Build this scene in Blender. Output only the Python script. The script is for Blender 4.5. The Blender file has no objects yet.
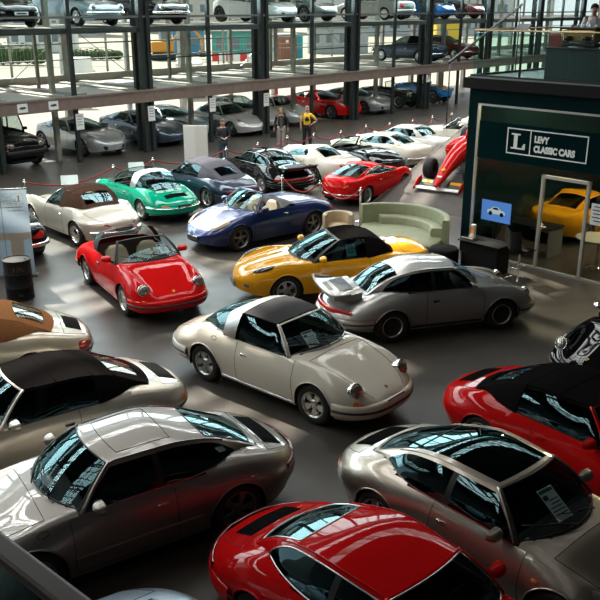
import bpy, bmesh, math, random
import numpy as np
from mathutils import Vector, Matrix
random.seed(7)
sc = bpy.context.scene
C = sc.collection
PI = math.pi
def R(d): return math.radians(d)

# ---------------------------------------------------------------- camera, light, exposure
CAM_Z, CAM_F, CAM_P = 5.9, 822.0, .343
cd = bpy.data.cameras.new('camera'); cam = bpy.data.objects.new('camera', cd); C.objects.link(cam)
cam.location = (0, 0, CAM_Z); cam.rotation_euler = (PI/2-CAM_P, 0, 0)
cd.sensor_width = 36; cd.lens = CAM_F/600*36; cd.clip_end = 400; cd.clip_start = .05
sc.camera = cam
vs = sc.view_settings
sc.display_settings.display_device = 'sRGB'
vs.view_transform = 'Standard'; vs.look = 'None'; vs.gamma = 1; vs.use_curve_mapping = False
vs.exposure = 0.85

wd = bpy.data.worlds.new('world'); sc.world = wd; wd.use_nodes = True
nt = wd.node_tree
bg = nt.nodes['Background']
sky = nt.nodes.new('ShaderNodeTexSky'); sky.sky_type = 'HOSEK_WILKIE'; sky.turbidity = 6
sky.sun_direction = (-.35, .6, .72)
mixn = nt.nodes.new('ShaderNodeMix'); mixn.data_type = 'RGBA'; mixn.inputs[0].default_value = .6
nt.links.new(sky.outputs[0], mixn.inputs[6]); mixn.inputs[7].default_value = (.80, .92, .95, 1)
nt.links.new(mixn.outputs[2], bg.inputs[0]); bg.inputs[1].default_value = .95

sl = bpy.data.lights.new('sun', 'SUN'); sl.energy = 6.5; sl.angle = R(1.2); sl.color = (1, .93, .80)
so = bpy.data.objects.new('sun', sl); C.objects.link(so)
so.rotation_euler = Vector((-.40, .62, .68)).to_track_quat('Z', 'Y').to_euler()

# daylight coming down through the glazed strips of the hall roof (ranges along the glass wall and away from it)
ROOF_Z = 10.4
ROOF_STRIPS = [(-22, 44, -25.5, -23.2), (-22, 44, -18, -15.4), (-22, 44, -10.5, -7.9), (-22, 44, -4, -1.6)]
SKY_E = [110, 1500, 3400, 900]
for (s0, s1, d0, d1), e in zip(ROOF_STRIPS, SKY_E):
    l = bpy.data.lights.new('skylight_daylight', 'AREA'); l.shape = 'RECTANGLE'; l.size = s1-s0; l.size_y = d1-d0
    l.energy = e; l.color = (.97, .98, .95)
    o = bpy.data.objects.new('skylight_daylight', l); C.objects.link(o)
    a, d = (s0+s1)/2, (d0+d1)/2
    o.location = (-11.15+.668*a-.744*d, 30.34+.744*a+.668*d, ROOF_Z+.35); o.rotation_euler = (0, 0, math.atan2(.744, .668))

# daylight that enters through the upper glazing of the wall
l = bpy.data.lights.new('window_daylight', 'AREA'); l.shape = 'RECTANGLE'; l.size = 74; l.size_y = 4.4; l.energy = 3800; l.color = (.88, .97, 1.0)
o = bpy.data.objects.new('window_daylight', l); C.objects.link(o); s_, d_ = 22, .22
o.location = (-11.15+.668*s_-.744*d_, 30.34+.744*s_+.668*d_, 7.9)
o.rotation_euler = Matrix(((.668, 0, -.744), (.744, 0, .668), (0, 1, 0))).to_euler()
o.rotation_euler = (Vector((-.744, .668, .10))).to_track_quat('Z', 'Y').to_euler()

# ---------------------------------------------------------------- materials
MATS = {}
def nodemat(name):
    m = bpy.data.materials.new(name); m.use_nodes = True
    return m, m.node_tree, m.node_tree.nodes['Principled BSDF']
def mat(name, col, rough=.5, metal=0., coat=0., noise=0., scale=20., bump=0., emit=0., spec=None, coat_rough=.04):
    if name in MATS: return MATS[name]
    m, t, b = nodemat(name)
    b.inputs['Base Color'].default_value = (*col, 1); b.inputs['Roughness'].default_value = rough
    b.inputs['Metallic'].default_value = metal
    b.inputs['Coat Weight'].default_value = coat; b.inputs['Coat Roughness'].default_value = coat_rough
    if spec is not None: b.inputs['Specular IOR Level'].default_value = spec
    if emit:
        b.inputs['Emission Color'].default_value = (*col, 1); b.inputs['Emission Strength'].default_value = emit
    if noise or bump:
        tc = t.nodes.new('ShaderNodeTexCoord'); n = t.nodes.new('ShaderNodeTexNoise')
        n.inputs['Scale'].default_value = scale; n.inputs['Detail'].default_value = 5
        t.links.new(tc.outputs['Object'], n.inputs['Vector'])
        if noise:
            r = t.nodes.new('ShaderNodeValToRGB')
            r.color_ramp.elements[0].position = .3; r.color_ramp.elements[1].position = .7
            r.color_ramp.elements[0].color = (*[c*(1-noise) for c in col], 1)
            r.color_ramp.elements[1].color = (*[min(1, c*(1+noise)) for c in col], 1)
            t.links.new(n.outputs[0], r.inputs[0]); t.links.new(r.outputs[0], b.inputs['Base Color'])
        if bump:
            bp = t.nodes.new('ShaderNodeBump'); bp.inputs['Strength'].default_value = bump; bp.inputs['Distance'].default_value = .01
            t.links.new(n.outputs[0], bp.inputs['Height']); t.links.new(bp.outputs[0], b.inputs['Normal'])
    MATS[name] = m
    return m
def glass(name, tint=(.3, .36, .36), refl=(.75, .95, 1.0), ior=1.5, rough=.015):
    if name in MATS: return MATS[name]
    m = bpy.data.materials.new(name); m.use_nodes = True; t = m.node_tree; t.nodes.clear()
    o = t.nodes.new('ShaderNodeOutputMaterial'); mx = t.nodes.new('ShaderNodeMixShader')
    tr = t.nodes.new('ShaderNodeBsdfTransparent'); tr.inputs[0].default_value = (*tint, 1)
    gl = t.nodes.new('ShaderNodeBsdfGlossy'); gl.inputs[0].default_value = (*refl, 1); gl.inputs['Roughness'].default_value = rough
    fr = t.nodes.new('ShaderNodeFresnel')
    ge = t.nodes.new('ShaderNodeNewGeometry'); io = t.nodes.new('ShaderNodeMapRange')        # same reflectance from either face of the pane
    io.inputs[3].default_value = ior; io.inputs[4].default_value = 1/ior
    t.links.new(ge.outputs['Backfacing'], io.inputs[0]); t.links.new(io.outputs[0], fr.inputs[0])
    t.links.new(fr.outputs[0], mx.inputs[0]); t.links.new(tr.outputs[0], mx.inputs[1]); t.links.new(gl.outputs[0], mx.inputs[2])
    t.links.new(mx.outputs[0], o.inputs[0]); MATS[name] = m
    return m
def paint(name, col, metal=0., rough=.35):
    return mat('paint_'+name, col, rough if metal else .6, metal, coat=1., coat_rough=.03, spec=0. if not metal else .4)
def soft_coat(m, w):
    m.node_tree.nodes['Principled BSDF'].inputs['Coat Weight'].default_value = w; return m
RUBBER = mat('tyre_rubber', (.012, .012, .012), .75)
BLACK = mat('black_trim', (.012, .013, .014), .45)
SATIN = mat('satin_black', (.01, .011, .012), .3)
INNER = mat('dark_interior', (.02, .019, .018), .8)
CHROME = mat('chrome', (.82, .82, .80), .12, 1.)
ALLOY = mat('alloy_silver', (.62, .62, .60), .3, 1.)
ALLOYD = mat('alloy_grey', (.25, .25, .25), .4, 1.)
SEAM = mat('panel_gap', (.006, .006, .006), .8)
RED_LENS = mat('red_lens', (.45, .012, .01), .12, coat=1.)
DARKRED = mat('dark_red_lens', (.16, .006, .006), .12, coat=1.)
ORANGE = mat('orange_lens', (.75, .16, .02), .15, coat=1.)
LENS = mat('lamp_lens', (.34, .31, .27), .10, .6, coat=1.)
LENSD = mat('smoked_lamp_lens', (.05, .05, .05), .06, .3, coat=1.)
PAPER = mat('paper', (.88, .90, .88), .7)
INK = mat('printing_ink', (.05, .06, .07), .7)
TEALINK = mat('teal_ink', (.03, .16, .2), .7)
WHITE = mat('white_paint', (.8, .8, .78), .5)
GL_DARK = glass('car_glass_dark', (.10, .125, .125), (.56, .92, 1.0), 1.68)
GL = glass('car_glass', (.32, .40, .40), (.60, .93, 1.0), 1.64)
GL_CLEAR = glass('car_glass_light', (.62, .70, .70), (.55, .93, 1.0), 1.52)
PLASTICWIN = glass('plastic_rear_window', (.35, .30, .20), (.9, .95, .9), 1.6, .06)

# ---------------------------------------------------------------- mesh helpers
def link(name, verts, faces, m, parent=None, smooth=True, fm=None):
    me = bpy.data.meshes.new(name)
    me.from_pydata([tuple(map(float, v)) for v in verts], [], faces)
    for k in (m if isinstance(m, (list, tuple)) else [m]): me.materials.append(k)
    if fm is not None: me.polygons.foreach_set('material_index', fm)
    if smooth: me.polygons.foreach_set('use_smooth', [True]*len(me.polygons))
    me.update()
    o = bpy.data.objects.new(name, me); C.objects.link(o)
    if parent is not None: o.parent = parent
    return o
def tag(o, label=None, cat=None, group=None, kind=None):
    if label: o['label'] = label
    if cat: o['category'] = cat
    if group: o['group'] = group
    if kind: o['kind'] = kind
    return o
def thing(name, label, cat, loc=(0, 0, 0), rz=0., group=None):
    o = bpy.data.objects.new(name, None); C.objects.link(o); o.empty_display_size = .2
    o.location = loc; o.rotation_euler = (0, 0, rz)
    return tag(o, label, cat, group)
class MB:
    """collects shapes that become ONE mesh"""
    def __init__(s): s.v = []; s.f = []; s.m = []
    def add(s, v, f, mi=0):
        n = len(s.v); s.v += [tuple(map(float, p)) for p in v]
        s.f += [tuple(i+n for i in q) for q in f]; s.m += [mi]*len(f); return s
    def box(s, c, d, mi=0, rz=0., bev=0., mtx=None):
        x, y, z = d[0]/2, d[1]/2, d[2]/2
        b = min(bev, x*.9, y*.9, z*.9)
        if b <= 0:
            v = [(i*x, j*y, k*z) for i in (-1, 1) for j in (-1, 1) for k in (-1, 1)]
            f = [(0, 1, 3, 2), (4, 6, 7, 5), (0, 4, 5, 1), (2, 3, 7, 6), (0, 2, 6, 4), (1, 5, 7, 3)]
        else:
            bm = bmesh.new(); bmesh.ops.create_cube(bm, size=1)
            for q in bm.verts: q.co = Vector((q.co.x*2*x, q.co.y*2*y, q.co.z*2*z))
            bmesh.ops.bevel(bm, geom=bm.edges[:], offset=b, segments=2, profile=.5, affect='EDGES')
            bm.verts.index_update()
            v = [tuple(q.co) for q in bm.verts]; f = [tuple(q.index for q in p.verts) for p in bm.faces]; bm.free()
        M = mtx if mtx is not None else Matrix.Translation(c) @ Matrix.Rotation(rz, 4, 'Z')
        return s.add([M @ Vector(p) for p in v], f, mi)
    def tube(s, path, r, mi=0, n=8, closed=False, cap=True, flat=None):
        P = [Vector(p) for p in path]; N = len(P); rs = r if isinstance(r, (list, tuple)) else [r]*N
        base = len(s.v); up = None; rings = []
        for i, q in enumerate(P):
            a = P[(i-1) % N] if (closed or i > 0) else q; b = P[(i+1) % N] if (closed or i < N-1) else q
            t = (b-a)
            t = t.normalized() if t.length > 1e-9 else Vector((0, 0, 1))
            if up is None: up = Vector((0, 0, 1)) if abs(t.z) < .9 else Vector((1, 0, 0))
            u = up - t*up.dot(t)
            u = u.normalized() if u.length > 1e-6 else t.orthogonal().normalized()
            w = t.cross(u); up = u
            for k in range(n):
                an = 2*PI*(k+.5)/n
                cu, cw = math.cos(an), math.sin(an)
                if flat: cu, cw = cu*flat[0], cw*flat[1]
                s.v.append(tuple(q + (u*cu + w*cw)*rs[i]))
        M = N if closed else N-1
        for i in range(M):
            for k in range(n):
                a = base+i*n+k; b = base+i*n+(k+1) % n; c = base+((i+1) % N)*n+(k+1) % n; d = base+((i+1) % N)*n+k
                s.f.append((a, b, c, d)); s.m.append(mi)
        if cap and not closed:
            s.f.append(tuple(base+k for k in range(n))[::-1]); s.m.append(mi)
            s.f.append(tuple(base+(N-1)*n+k for k in range(n))); s.m.append(mi)
        return s
    def lathe(s, prof, n=24, mi=0, mtx=None, close=False):
        """prof [(r,h)] revolved round Z"""
        M = mtx if mtx is not None else Matrix.Identity(4); base = len(s.v)
        for r, h in prof:
            for k in range(n):
                a = 2*PI*k/n
                s.v.append(tuple(M @ Vector((max(r, 1e-5)*math.cos(a), max(r, 1e-5)*math.sin(a), h))))
        L = len(prof)
        for i in range(L if close else L-1):
            for k in range(n):
                j = (i+1) % L
                s.f.append((base+i*n+k, base+i*n+(k+1) % n, base+j*n+(k+1) % n, base+j*n+k)); s.m.append(mi)
        return s
    def prism(s, poly, h0, h1, mi=0, mtx=None):
        """poly [(x,y)] extruded along Z"""
        M = mtx if mtx is not None else Matrix.Identity(4); n = len(poly); b = len(s.v)
        s.v += [tuple(M @ Vector((x, y, h0))) for x, y in poly] + [tuple(M @ Vector((x, y, h1))) for x, y in poly]
        s.f += [tuple(b+i for i in range(n))[::-1], tuple(b+n+i for i in range(n))]; s.m += [mi]*2
        for i in range(n):
            j = (i+1) % n
            s.f.append((b+i, b+j, b+n+j, b+n+i)); s.m.append(mi)
        return s
    def ball(s, c, r, mi=0, n=12, mtx=None):
        rr = r if isinstance(r, (tuple, list)) else (r, r, r)
        prof = [(math.sin(PI*i/n), -math.cos(PI*i/n)) for i in range(n+1)]
        M = (Matrix.Translation(c) if mtx is None else mtx) @ Matrix.Diagonal((*rr, 1))
        return s.lathe(prof, 2*n, mi, M)
    def grid(s, G, mi=0, wrap=False):
        G = np.asarray(G); a, b = G.shape[:2]; base = len(s.v)
        s.v += [tuple(map(float, p)) for p in G.reshape(-1, 3)]
        for i in range(a-1):
            for j in range(b if wrap else b-1):
                k = (j+1) % b
                s.f.append((base+i*b+j, base+i*b+k, base+(i+1)*b+k, base+(i+1)*b+j)); s.m.append(mi)
        return s
    def build(s, name, m, parent=None, smooth=False, rec=False):
        o = link(name, s.v, s.f, m, parent, smooth, s.m)
        if rec:
            bm = bmesh.new(); bm.from_mesh(o.data); bmesh.ops.recalc_face_normals(bm, faces=bm.faces); bm.to_mesh(o.data); bm.free()
        return o
def autosmooth(o, ang=35):
    """sharp edges where faces meet at more than ang degrees"""
    me = o.data
    bm = bmesh.new(); bm.from_mesh(me)
    bmesh.ops.remove_doubles(bm, verts=bm.verts, dist=1e-5)
    bmesh.ops.recalc_face_normals(bm, faces=bm.faces)
    for e in bm.edges:
        if len(e.link_faces) == 2 and e.calc_face_angle(0) > R(ang): e.smooth = False
    for fc in bm.faces: fc.smooth = True
    bm.to_mesh(me); bm.free()
    return o
def pch(k):
    """monotone cubic through knots [(x,y)]"""
    k = sorted(k); x = np.array([a for a, _ in k], float); y = np.array([b for _, b in k], float)
    n = len(x); h = np.diff(x); d = np.diff(y)/h; m = np.zeros(n)
    if n == 2: m[:] = d[0]
    else:
        for i in range(1, n-1):
            if d[i-1]*d[i] > 0:
                w1, w2 = 2*h[i]+h[i-1], h[i]+2*h[i-1]; m[i] = (w1+w2)/(w1/d[i-1]+w2/d[i])
        m[0], m[-1] = d[0], d[-1]
    def f(q):
        q = min(max(q, x[0]), x[-1]); i = min(max(int(np.searchsorted(x, q)-1), 0), n-2)
        t = (q-x[i])/h[i]; t2, t3 = t*t, t*t*t
        return float((2*t3-3*t2+1)*y[i]+(t3-2*t2+t)*h[i]*m[i]+(-2*t3+3*t2)*y[i+1]+(t3-t2)*h[i]*m[i+1])
    return f
def smooth01(t): t = min(max(t, 0), 1); return t*t*(3-2*t)
# ---------------------------------------------------------------- car library
class Body:
    """body skin: P(x, v): v 0 sill .. .5 widest .. 1 shoulder .. 1.5 deck edge .. 2 centre line"""
    def __init__(s, S):
        s.S = S; s.k = {n: pch(S[n]) for n in ('yB', 'zB', 'yW', 'zW', 'yS', 'zS', 'yD', 'zD', 'zC')}
        s.x0, s.x1 = S['zC'][0][0], S['zC'][-1][0]
        s.tf, s.tr = S['tf'], S['tr']
    def taper(s, x):
        f = 1.
        for (a, n, e) in ((s.tf[0], s.tf[1], s.x1), (s.tr[0], s.tr[1], s.x0)):
            u = (x-a)/(e-a)
            if u > 0: f *= max(1-min(u, 1)**n, 0)**(1/n)
        return f
    def P(s, x, v):
        k = s.k; t = s.taper(x)
        p = [(k['yB'](x)*t, k['zB'](x)), (k['yW'](x)*t, k['zW'](x)), (k['yS'](x)*t, k['zS'](x)), (k['yD'](x)*t, k['zD'](x)), (0., k['zC'](x))]
        v = min(max(v, 0), 2); i = min(int(v*2), 3); u = v*2-i
        g = [(p[0][0]-.03, p[0][1]-.1)] + p + [(-p[3][0], p[3][1])]
        a, b, c, d = g[i:i+4]; r = []
        for j in (0, 1):
            m1, m2 = (c[j]-a[j])/2, (d[j]-b[j])/2
            # limit the tangents so that the section does not overshoot
            dl = c[j]-b[j]
            m1 = max(min(m1, 2*abs(dl)+.03), -2*abs(dl)-.03); m2 = max(min(m2, 2*abs(dl)+.03), -2*abs(dl)-.03)
            u2, u3 = u*u, u*u*u
            r.append((2*u3-3*u2+1)*b[j]+(u3-2*u2+u)*m1+(-2*u3+3*u2)*c[j]+(u3-u2)*m2)
        return Vector((x, max(r[0], 0), r[1]))
    def v_at_z(s, x, z):
        a, b = 0., 1.
        for _ in range(18):
            m = (a+b)/2
            if s.P(x, m).z < z: a = m
            else: b = m
        return (a+b)/2
    def v_at_y(s, x, y):
        a, b = .9, 2.
        for _ in range(18):
            m = (a+b)/2
            if s.P(x, m).y > y: a = m
            else: b = m
        return (a+b)/2
    def top(s, x, y): return s.P(x, s.v_at_y(x, abs(y))).z
    def side(s, x, z): return s.P(x, s.v_at_z(x, z)).y
    def nrm(s, x, v, sg=1):
        e = .01
        du = s.P(min(x+e, s.x1), v)-s.P(max(x-e, s.x0), v); dv = s.P(x, min(v+e, 2))-s.P(x, max(v-e, 0))
        n = du.cross(dv)
        n = n.normalized() if n.length > 1e-12 else Vector((0, 0, 1))
        if n.y < -.2 or n.z < -.6: n = -n
        return Vector((n.x, n.y*sg, n.z))
    def Q(s, x, v, sg=1, off=0.):
        p = s.P(x, v); q = Vector((p.x, p.y*sg, p.z))
        return q+s.nrm(x, v, sg)*off if off else q

WHEELS = {}
def wheel_mesh(R_, tw, rim, style, mrim, back):
    key = (R_, tw, rim, style, mrim.name, back.name)
    if key in WHEELS: return WHEELS[key]
    X = Matrix.Rotation(-PI/2, 4, 'X')                       # lathe axis Z -> +Y (outer side)
    h = tw/2
    ty = MB().lathe([(rim, -h*.9), (rim+.01, -h), (R_-.035, -h*.98), (R_-.008, -h*.8), (R_, -h*.45), (R_, h*.45), (R_-.008, h*.8), (R_-.035, h*.98),
                     (rim+.012, h), (rim, h*.9)], 40, 0, X)
    ri = MB(); e = h*.88
    ri.lathe([(rim+.004, e+.012), (rim-.008, e+.014), (rim-.02, e), (rim-.03, e-.05), (rim-.035, -e)], 36, 0, X)      # lip and barrel
    ri.lathe([(rim-.03, e-.07), (0, e-.07)], 36, 1, X)                                                              # dark backing
    def spoke(a, r0, r1, w0, w1, z0, z1, th=.02, wm=None):
        M = X @ Matrix.Rotation(a, 4, 'Z')
        rs = [r0, (r0+r1)/2, r1]; ws = [w0, wm if wm else (w0+w1)/2, w1]; zs = [z0, (z0+z1)/2+.004, z1]
        b = len(ri.v)
        for r, w, z in zip(rs, ws, zs):
            for yy, zz in ((-w, z-th), (-w*.8, z), (w*.8, z), (w, z-th)): ri.v.append(tuple(M @ Vector((r, yy, zz))))
        for i in range(2):
            for j in range(3): ri.f.append((b+i*4+j, b+i*4+j+1, b+i*4+j+5, b+i*4+j+4)); ri.m.append(0)
    re = rim-.022
    if style == 'fuchs':
        for k in range(5): spoke(2*PI*k/5+PI/2, .05, re, .022, .052, e-.02, e-.012, .03, .06)
        ri.lathe([(.075, e-.025), (.06, e-.01), (0, e-.005)], 20, 0, X)
    elif style == 'five':
        for k in range(5): spoke(2*PI*k/5+PI/2, .04, re, .04, .034, e-.006, e-.03, .03, .032)
        ri.lathe([(.06, e-.025), (.045, e+.0), (0, e+.004)], 20, 0, X)
    elif style == 'twin':
        for k in range(5):
            for d in (-.16, .16): spoke(2*PI*k/5+PI/2+d, .06, re, .018, .014, e-.004, e-.02, .025)
        ri.lathe([(.08, e-.025), (.06, e), (0, e+.003)], 20, 0, X)
    elif style == 'turbo':
        for k in range(5): spoke(2*PI*k/5+PI/2, .05, re, .03, .062, e+.0, e-.014, .03, .05)
        ri.lathe([(.085, e-.025), (.06, e+.002), (0, e+.005)], 20, 0, X)
    elif style == 'mesh':
        for k in range(20): spoke(2*PI*k/20, .05, re, .006, .008, e-.015, e-.01, .02)
        ri.lathe([(.07, e-.02), (.05, e-.006), (0, e-.004)], 20, 0, X)
    elif style == 'wire':
        for k in range(28): spoke(2*PI*k/28, .03, re, .003, .003, e-.0 if k % 2 else e-.05, e-.03, .006)
        ri.lathe([(.045, e-.04), (.035, e+.012), (0, e+.016)], 16, 0, X)
    elif style == 'steel':
        ri.lathe([(re, e-.02), (re-.03, e-.012), (.14, e-.03)], 32, 1, X)
        ri.lathe([(.135, e-.03), (.12, e-.006), (.07, e+.006), (.03, e+.016), (0, e+.018)], 28, 0, X)
    elif style == 'dish':
        ri.lathe([(re, e-.005), (re-.03, e-.03), (.09, e-.045), (.07, e-.02), (0, e-.018)], 32, 1, X)
    for k in range(5):
        a = 2*PI*k/5+PI/2+.3
        ri.lathe([(.008, e-.03), (.008, e+.0), (0, e+.001)], 8, 1, X @ Matrix.Translation((.045*math.cos(a), .045*math.sin(a), 0)))
    t = ty.build('tyre', RUBBER, None, True); r = ri.build('rim', [mrim, back], None, True)
    autosmooth(r, 30)
    me = (t.data, r.data)
    bpy.data.objects.remove(t); bpy.data.objects.remove(r)
    WHEELS[key] = me
    return me

def car(name, label, cat, loc, deg, S, G, pm, o, group=None):
    """S body knots, G cabin points, pm paint, o options"""
    B = Body(S); root = thing(name, label, cat, (*loc[:2], loc[2] if len(loc) > 2 else 0), R(deg), group)
    gl = o.get('glass', GL_DARK); trim = o.get('trim', BLACK); seal = o.get('seal', BLACK)
    axF, axR = S['ax']; Rw = S['R']; Ra = Rw+S.get('gap', .035); lo = o.get('lod', 0)
    xA, xcow = G['A'][0], G['cowl']
    # ---- cabin
    H_, Hc, M_, Mc, T_, Tc, Bb, Bc = (G[k] for k in ('H', 'Hc', 'M', 'Mc', 'T', 'Tc', 'B', 'Bc'))
    pa = B.P(xA, 1.); zB_ = B.top(Bb[0], Bb[1])
    mid = lambda a, b, f: tuple(np.array(a)*(1-f)+np.array(b)*f)
    rk = [(0, (pa.x, pa.y, pa.z)), (1, H_), (1.5, M_), (2, T_)]
    if 'TB' in G: rk.append((2.5, G['TB']))
    rk.append((3, (Bb[0], Bb[1], zB_)))
    rf = [pch([(s, p[j]) for s, p in rk[1:]]) for j in range(3)]
    ck = [(1, (Hc[0], Hc[1])), (1.5, (Mc[0], Mc[1])), (2, (Tc[0], Tc[1]))]
    if 'TBc' in G: ck.append((2.5, G['TBc']))
    ck.append((3, (Bc, B.top(Bc, 0))))
    cf = [pch([(s, p[j]) for s, p in ck]) for j in range(2)]
    cow = (xcow, B.top(xcow, 0))
    def rail(s):
        if s < 1:
            p = np.array(rk[0][1])*(1-s)+np.array(H_)*s; b = s*(1-s)
            return Vector((p[0]+.06*b, p[1]+.04*b, p[2]+.10*b))
        return Vector((rf[0](s), rf[1](s), rf[2](s)))
    def cen(s):
        if s < 1:
            b = s*(1-s); return Vector((cow[0]*(1-s)+Hc[0]*s+.06*b, 0, cow[1]*(1-s)+Hc[1]*s+.12*b))
        return Vector((cf[0](s), 0, cf[1](s)))
    def belt(s):
        r = rail(s); x = min(r.x, xA)
        if s <= 1.6: p = B.P(x, 1.); return Vector((x, p.y, p.z))
        f = smooth01((s-1.6)/1.4); p = B.P(x, 1.); y = p.y*(1-f)+r.y*f if s < 3 else r.y
        y = max(y, min(r.y, p.y))
        return Vector((x, y, B.top(x, y)))
    _bs = [belt(q) for q in np.linspace(1.2, 3, 40)]; _bx = [p.x for p in _bs][::-1]; _by = [p.y for p in _bs][::-1]
    # ---- body skin
    xs = list(np.linspace(B.x0+.25, B.x1-.25, 44 if not lo else 26))
    for sgn, e in ((1, B.x1), (-1, B.x0)):
        xs += [e-sgn*.25*(1-math.cos(t))*1.0 for t in np.linspace(.02, PI/2, 11)]
    arch = []
    for a in (axF, axR):
        arch += [a+Ra*math.cos(t) for t in np.linspace(0, PI, 17)]
        arch += [a+Ra+.002, a-Ra-.002]
    xs = [x for x in xs if all(abs(x-q) > .018 for q in arch)] + arch
    xdo = o.get('door', (-.42, .74)); xd = xdo if xdo else (9, 9)
    bon = o.get('bonnet', None); lid = o.get('lid', None)
    xA, xcow = G['A'][0], G['cowl']; xop = (G['open'], xA+.04)
    for q in (*xd, *(bon or ()), *(lid or ()), *xop): xs = [x for x in xs if abs(x-q) > .012 or x in arch]+[q]
    xs = sorted(set(round(x, 4) for x in xs))
    ns, nt_ = 10, 10
    def zarch(x):
        for a in (axF, axR):
            if abs(x-a) <= Ra+.0005: return Rw+math.sqrt(max(Ra*Ra-(x-a)**2, 0))
        return None
    V = []; vv = []
    for x in xs:
        za = zarch(x); v0 = B.v_at_z(x, za) if za is not None and za > B.P(x, 0).z else 0.
        row = list(np.linspace(v0, 1, ns+1)) + list(np.linspace(1, 2, nt_+1))[1:]
        vv.append(row)
        L = [B.P(x, v) for v in row]
        V.append([(p.x, p.y, p.z) for p in L] + [(p.x, -p.y, p.z) for p in L[-2::-1]])
    V = np.array(V); nv = V.shape[1]
    sets = {}
    def put(key, q, mi=0): sets.setdefault(key, []).append((q, mi))
    bw = o.get('bonnet_v', 1.28); lw = o.get('lid_v', 1.3)
    for i in range(len(xs)-1):
        xm = (xs[i]+xs[i+1])/2
        for j in range(nv-1):
            jj = j if j < ns+nt_ else nv-2-j
            vm = (vv[i][jj]+vv[i][jj+1]+vv[i+1][jj]+vv[i+1][jj+1])/4
            q = (i*nv+j, i*nv+j+1, (i+1)*nv+j+1, (i+1)*nv+j)
            ym = abs(V[i, j, 1]+V[i, j+1, 1])/2
            if vm > 1 and xop[0] < xm < xop[1] and (o.get('top') == 'open' or xm > _bx[-1] or ym < np.interp(xm, _bx, _by)): continue
            if vm > 1 and o.get('top') != 'open' and _bx[0] < xm <= xop[0] and ym < np.interp(xm, _bx, _by)-.01 and xm > Bc+.06: put('body', q, 1); continue
            if vm > 1 and xop[1] <= xm < xcow-.03-(xcow-xA)*(ym/pa.y)**2: put('body', q, 1); continue
            if xd[0] < xm < xd[1] and vm < 1 and jj >= 1: put('door_l' if j < ns+nt_ else 'door_r', q)
            elif bon and vm > bw and bon[0] < xm < bon[1]: put('bonnet', q)
            elif lid and vm > lw and lid[0] < xm < lid[1]: put('engine_lid', q)
            else: put('body', q)
    flat = V.reshape(-1, 3); doors = {}; PRT = {}
    for key, fl in sets.items():
        used = sorted({i for q, _ in fl for i in q}); ix = {u: n for n, u in enumerate(used)}
        ob = link(key.replace('_l', '').replace('_r', '') if key.startswith('door') else key, flat[used], [tuple(ix[i] for i in q) for q, _ in fl],
                  [o.get('pm_'+key.split('_')[0], pm), INNER], root, True, [mi for _, mi in fl])
        if key.startswith('door'): doors[1 if key == 'door_l' else -1] = ob
        else: PRT[key] = ob
    # ---- panel gaps: thin dark cords sunk in the skin, one loop to a panel
    parts = {k: v for k, v in PRT.items()}
    def cord(pts, par, r=.004): MB().tube(pts, r, 0, 5).build('panel_seam', SEAM, par, True)
    if xdo:
        for sg in (1, -1):
            v0 = []
            for q in xd:
                za = zarch(q); v0.append(max(B.v_at_z(q, za) if za else 0, .08))
            L = [B.Q(xd[0], v, sg) for v in np.linspace(1, max(v0[0], .1), 9)]+[B.Q(x, .1, sg) for x in np.linspace(*xd, 9)[1:-1]]+[B.Q(xd[1], v, sg) for v in np.linspace(max(v0[1], .1), 1, 9)]
            cord(L, doors[sg])
    if bon and 'bonnet' in parts:
        e0 = min(bon[1], B.x1-.1)
        cord([B.Q(x, bw, 1) for x in np.linspace(e0, bon[0], 16)]+[B.Q(bon[0], v, 1) for v in np.linspace(bw, 2, 8)[1:]]+[B.Q(bon[0], v, -1) for v in np.linspace(2, bw, 8)[1:]]+[B.Q(x, bw, -1) for x in np.linspace(bon[0], e0, 16)[1:]], parts['bonnet'])
    if lid and 'engine_lid' in parts:
        e0 = max(lid[0], B.x0+.1)
        cord([B.Q(x, lw, 1) for x in np.linspace(e0, lid[1], 14)]+[B.Q(lid[1], v, 1) for v in np.linspace(lw, 2, 8)[1:]]+[B.Q(lid[1], v, -1) for v in np.linspace(2, lw, 8)[1:]]+[B.Q(x, lw, -1) for x in np.linspace(lid[1], e0, 14)[1:]], parts['engine_lid'])
    if o.get('flap'):
        x, v, sg, rr = o['flap']
        MB().tube([B.Q(x+rr*math.cos(t), v+rr*.9*math.sin(t), sg) for t in np.linspace(0, 2*PI, 17)[:-1]], .0035, 0, 5, True).build('fuel_flap_seam', SEAM, root, True)
    # ---- underbody and cabin tub
    ub = MB(); yb = B.k['yW'](0)-.3
    ub.box(((B.x0+B.x1)/2, 0, .25), (B.x1-B.x0-.5, 2*yb-.06, .1))
    ub.build('underbody', INNER, root)
    tub = MB(); xr, xf = xop; ys = B.k['yS'](0)-.03; zt = B.k['zS'](0)-.03
    for sg in (1, -1):
        tub.grid([[(xr, sg*ys, .3), (xf+.35, sg*ys, .3)], [(xr, sg*ys, zt), (xf+.35, sg*ys, zt-.08)]])
    tub.grid([[(xr, -ys, .3), (xr, ys, .3)], [(xf+.35, -ys, .3), (xf+.35, ys, .3)]])
    tub.grid([[(xr, -ys, .3), (xr, ys, .3)], [(xr, -ys, zt-.02), (xr, ys, zt-.02)]])
    tub.build('cabin_floor', o.get('tub', INNER), root)
    dsh = MB(); xdsh = xA-.12
    prof = [(xdsh+.26, zt-.07), (xdsh+.10, zt-.01), (xdsh, zt-.03), (xdsh-.02, zt-.12), (xdsh+.06, zt-.28)]
    dsh.grid([[(x, y, z) for x, z in prof] for y in np.linspace(-ys, ys, 9)])
    dsh.build('dashboard', o.get('dash', INNER), root, True)
    mseat = o.get('seat', INNER)
    drv = o.get('drive', 1)
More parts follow.
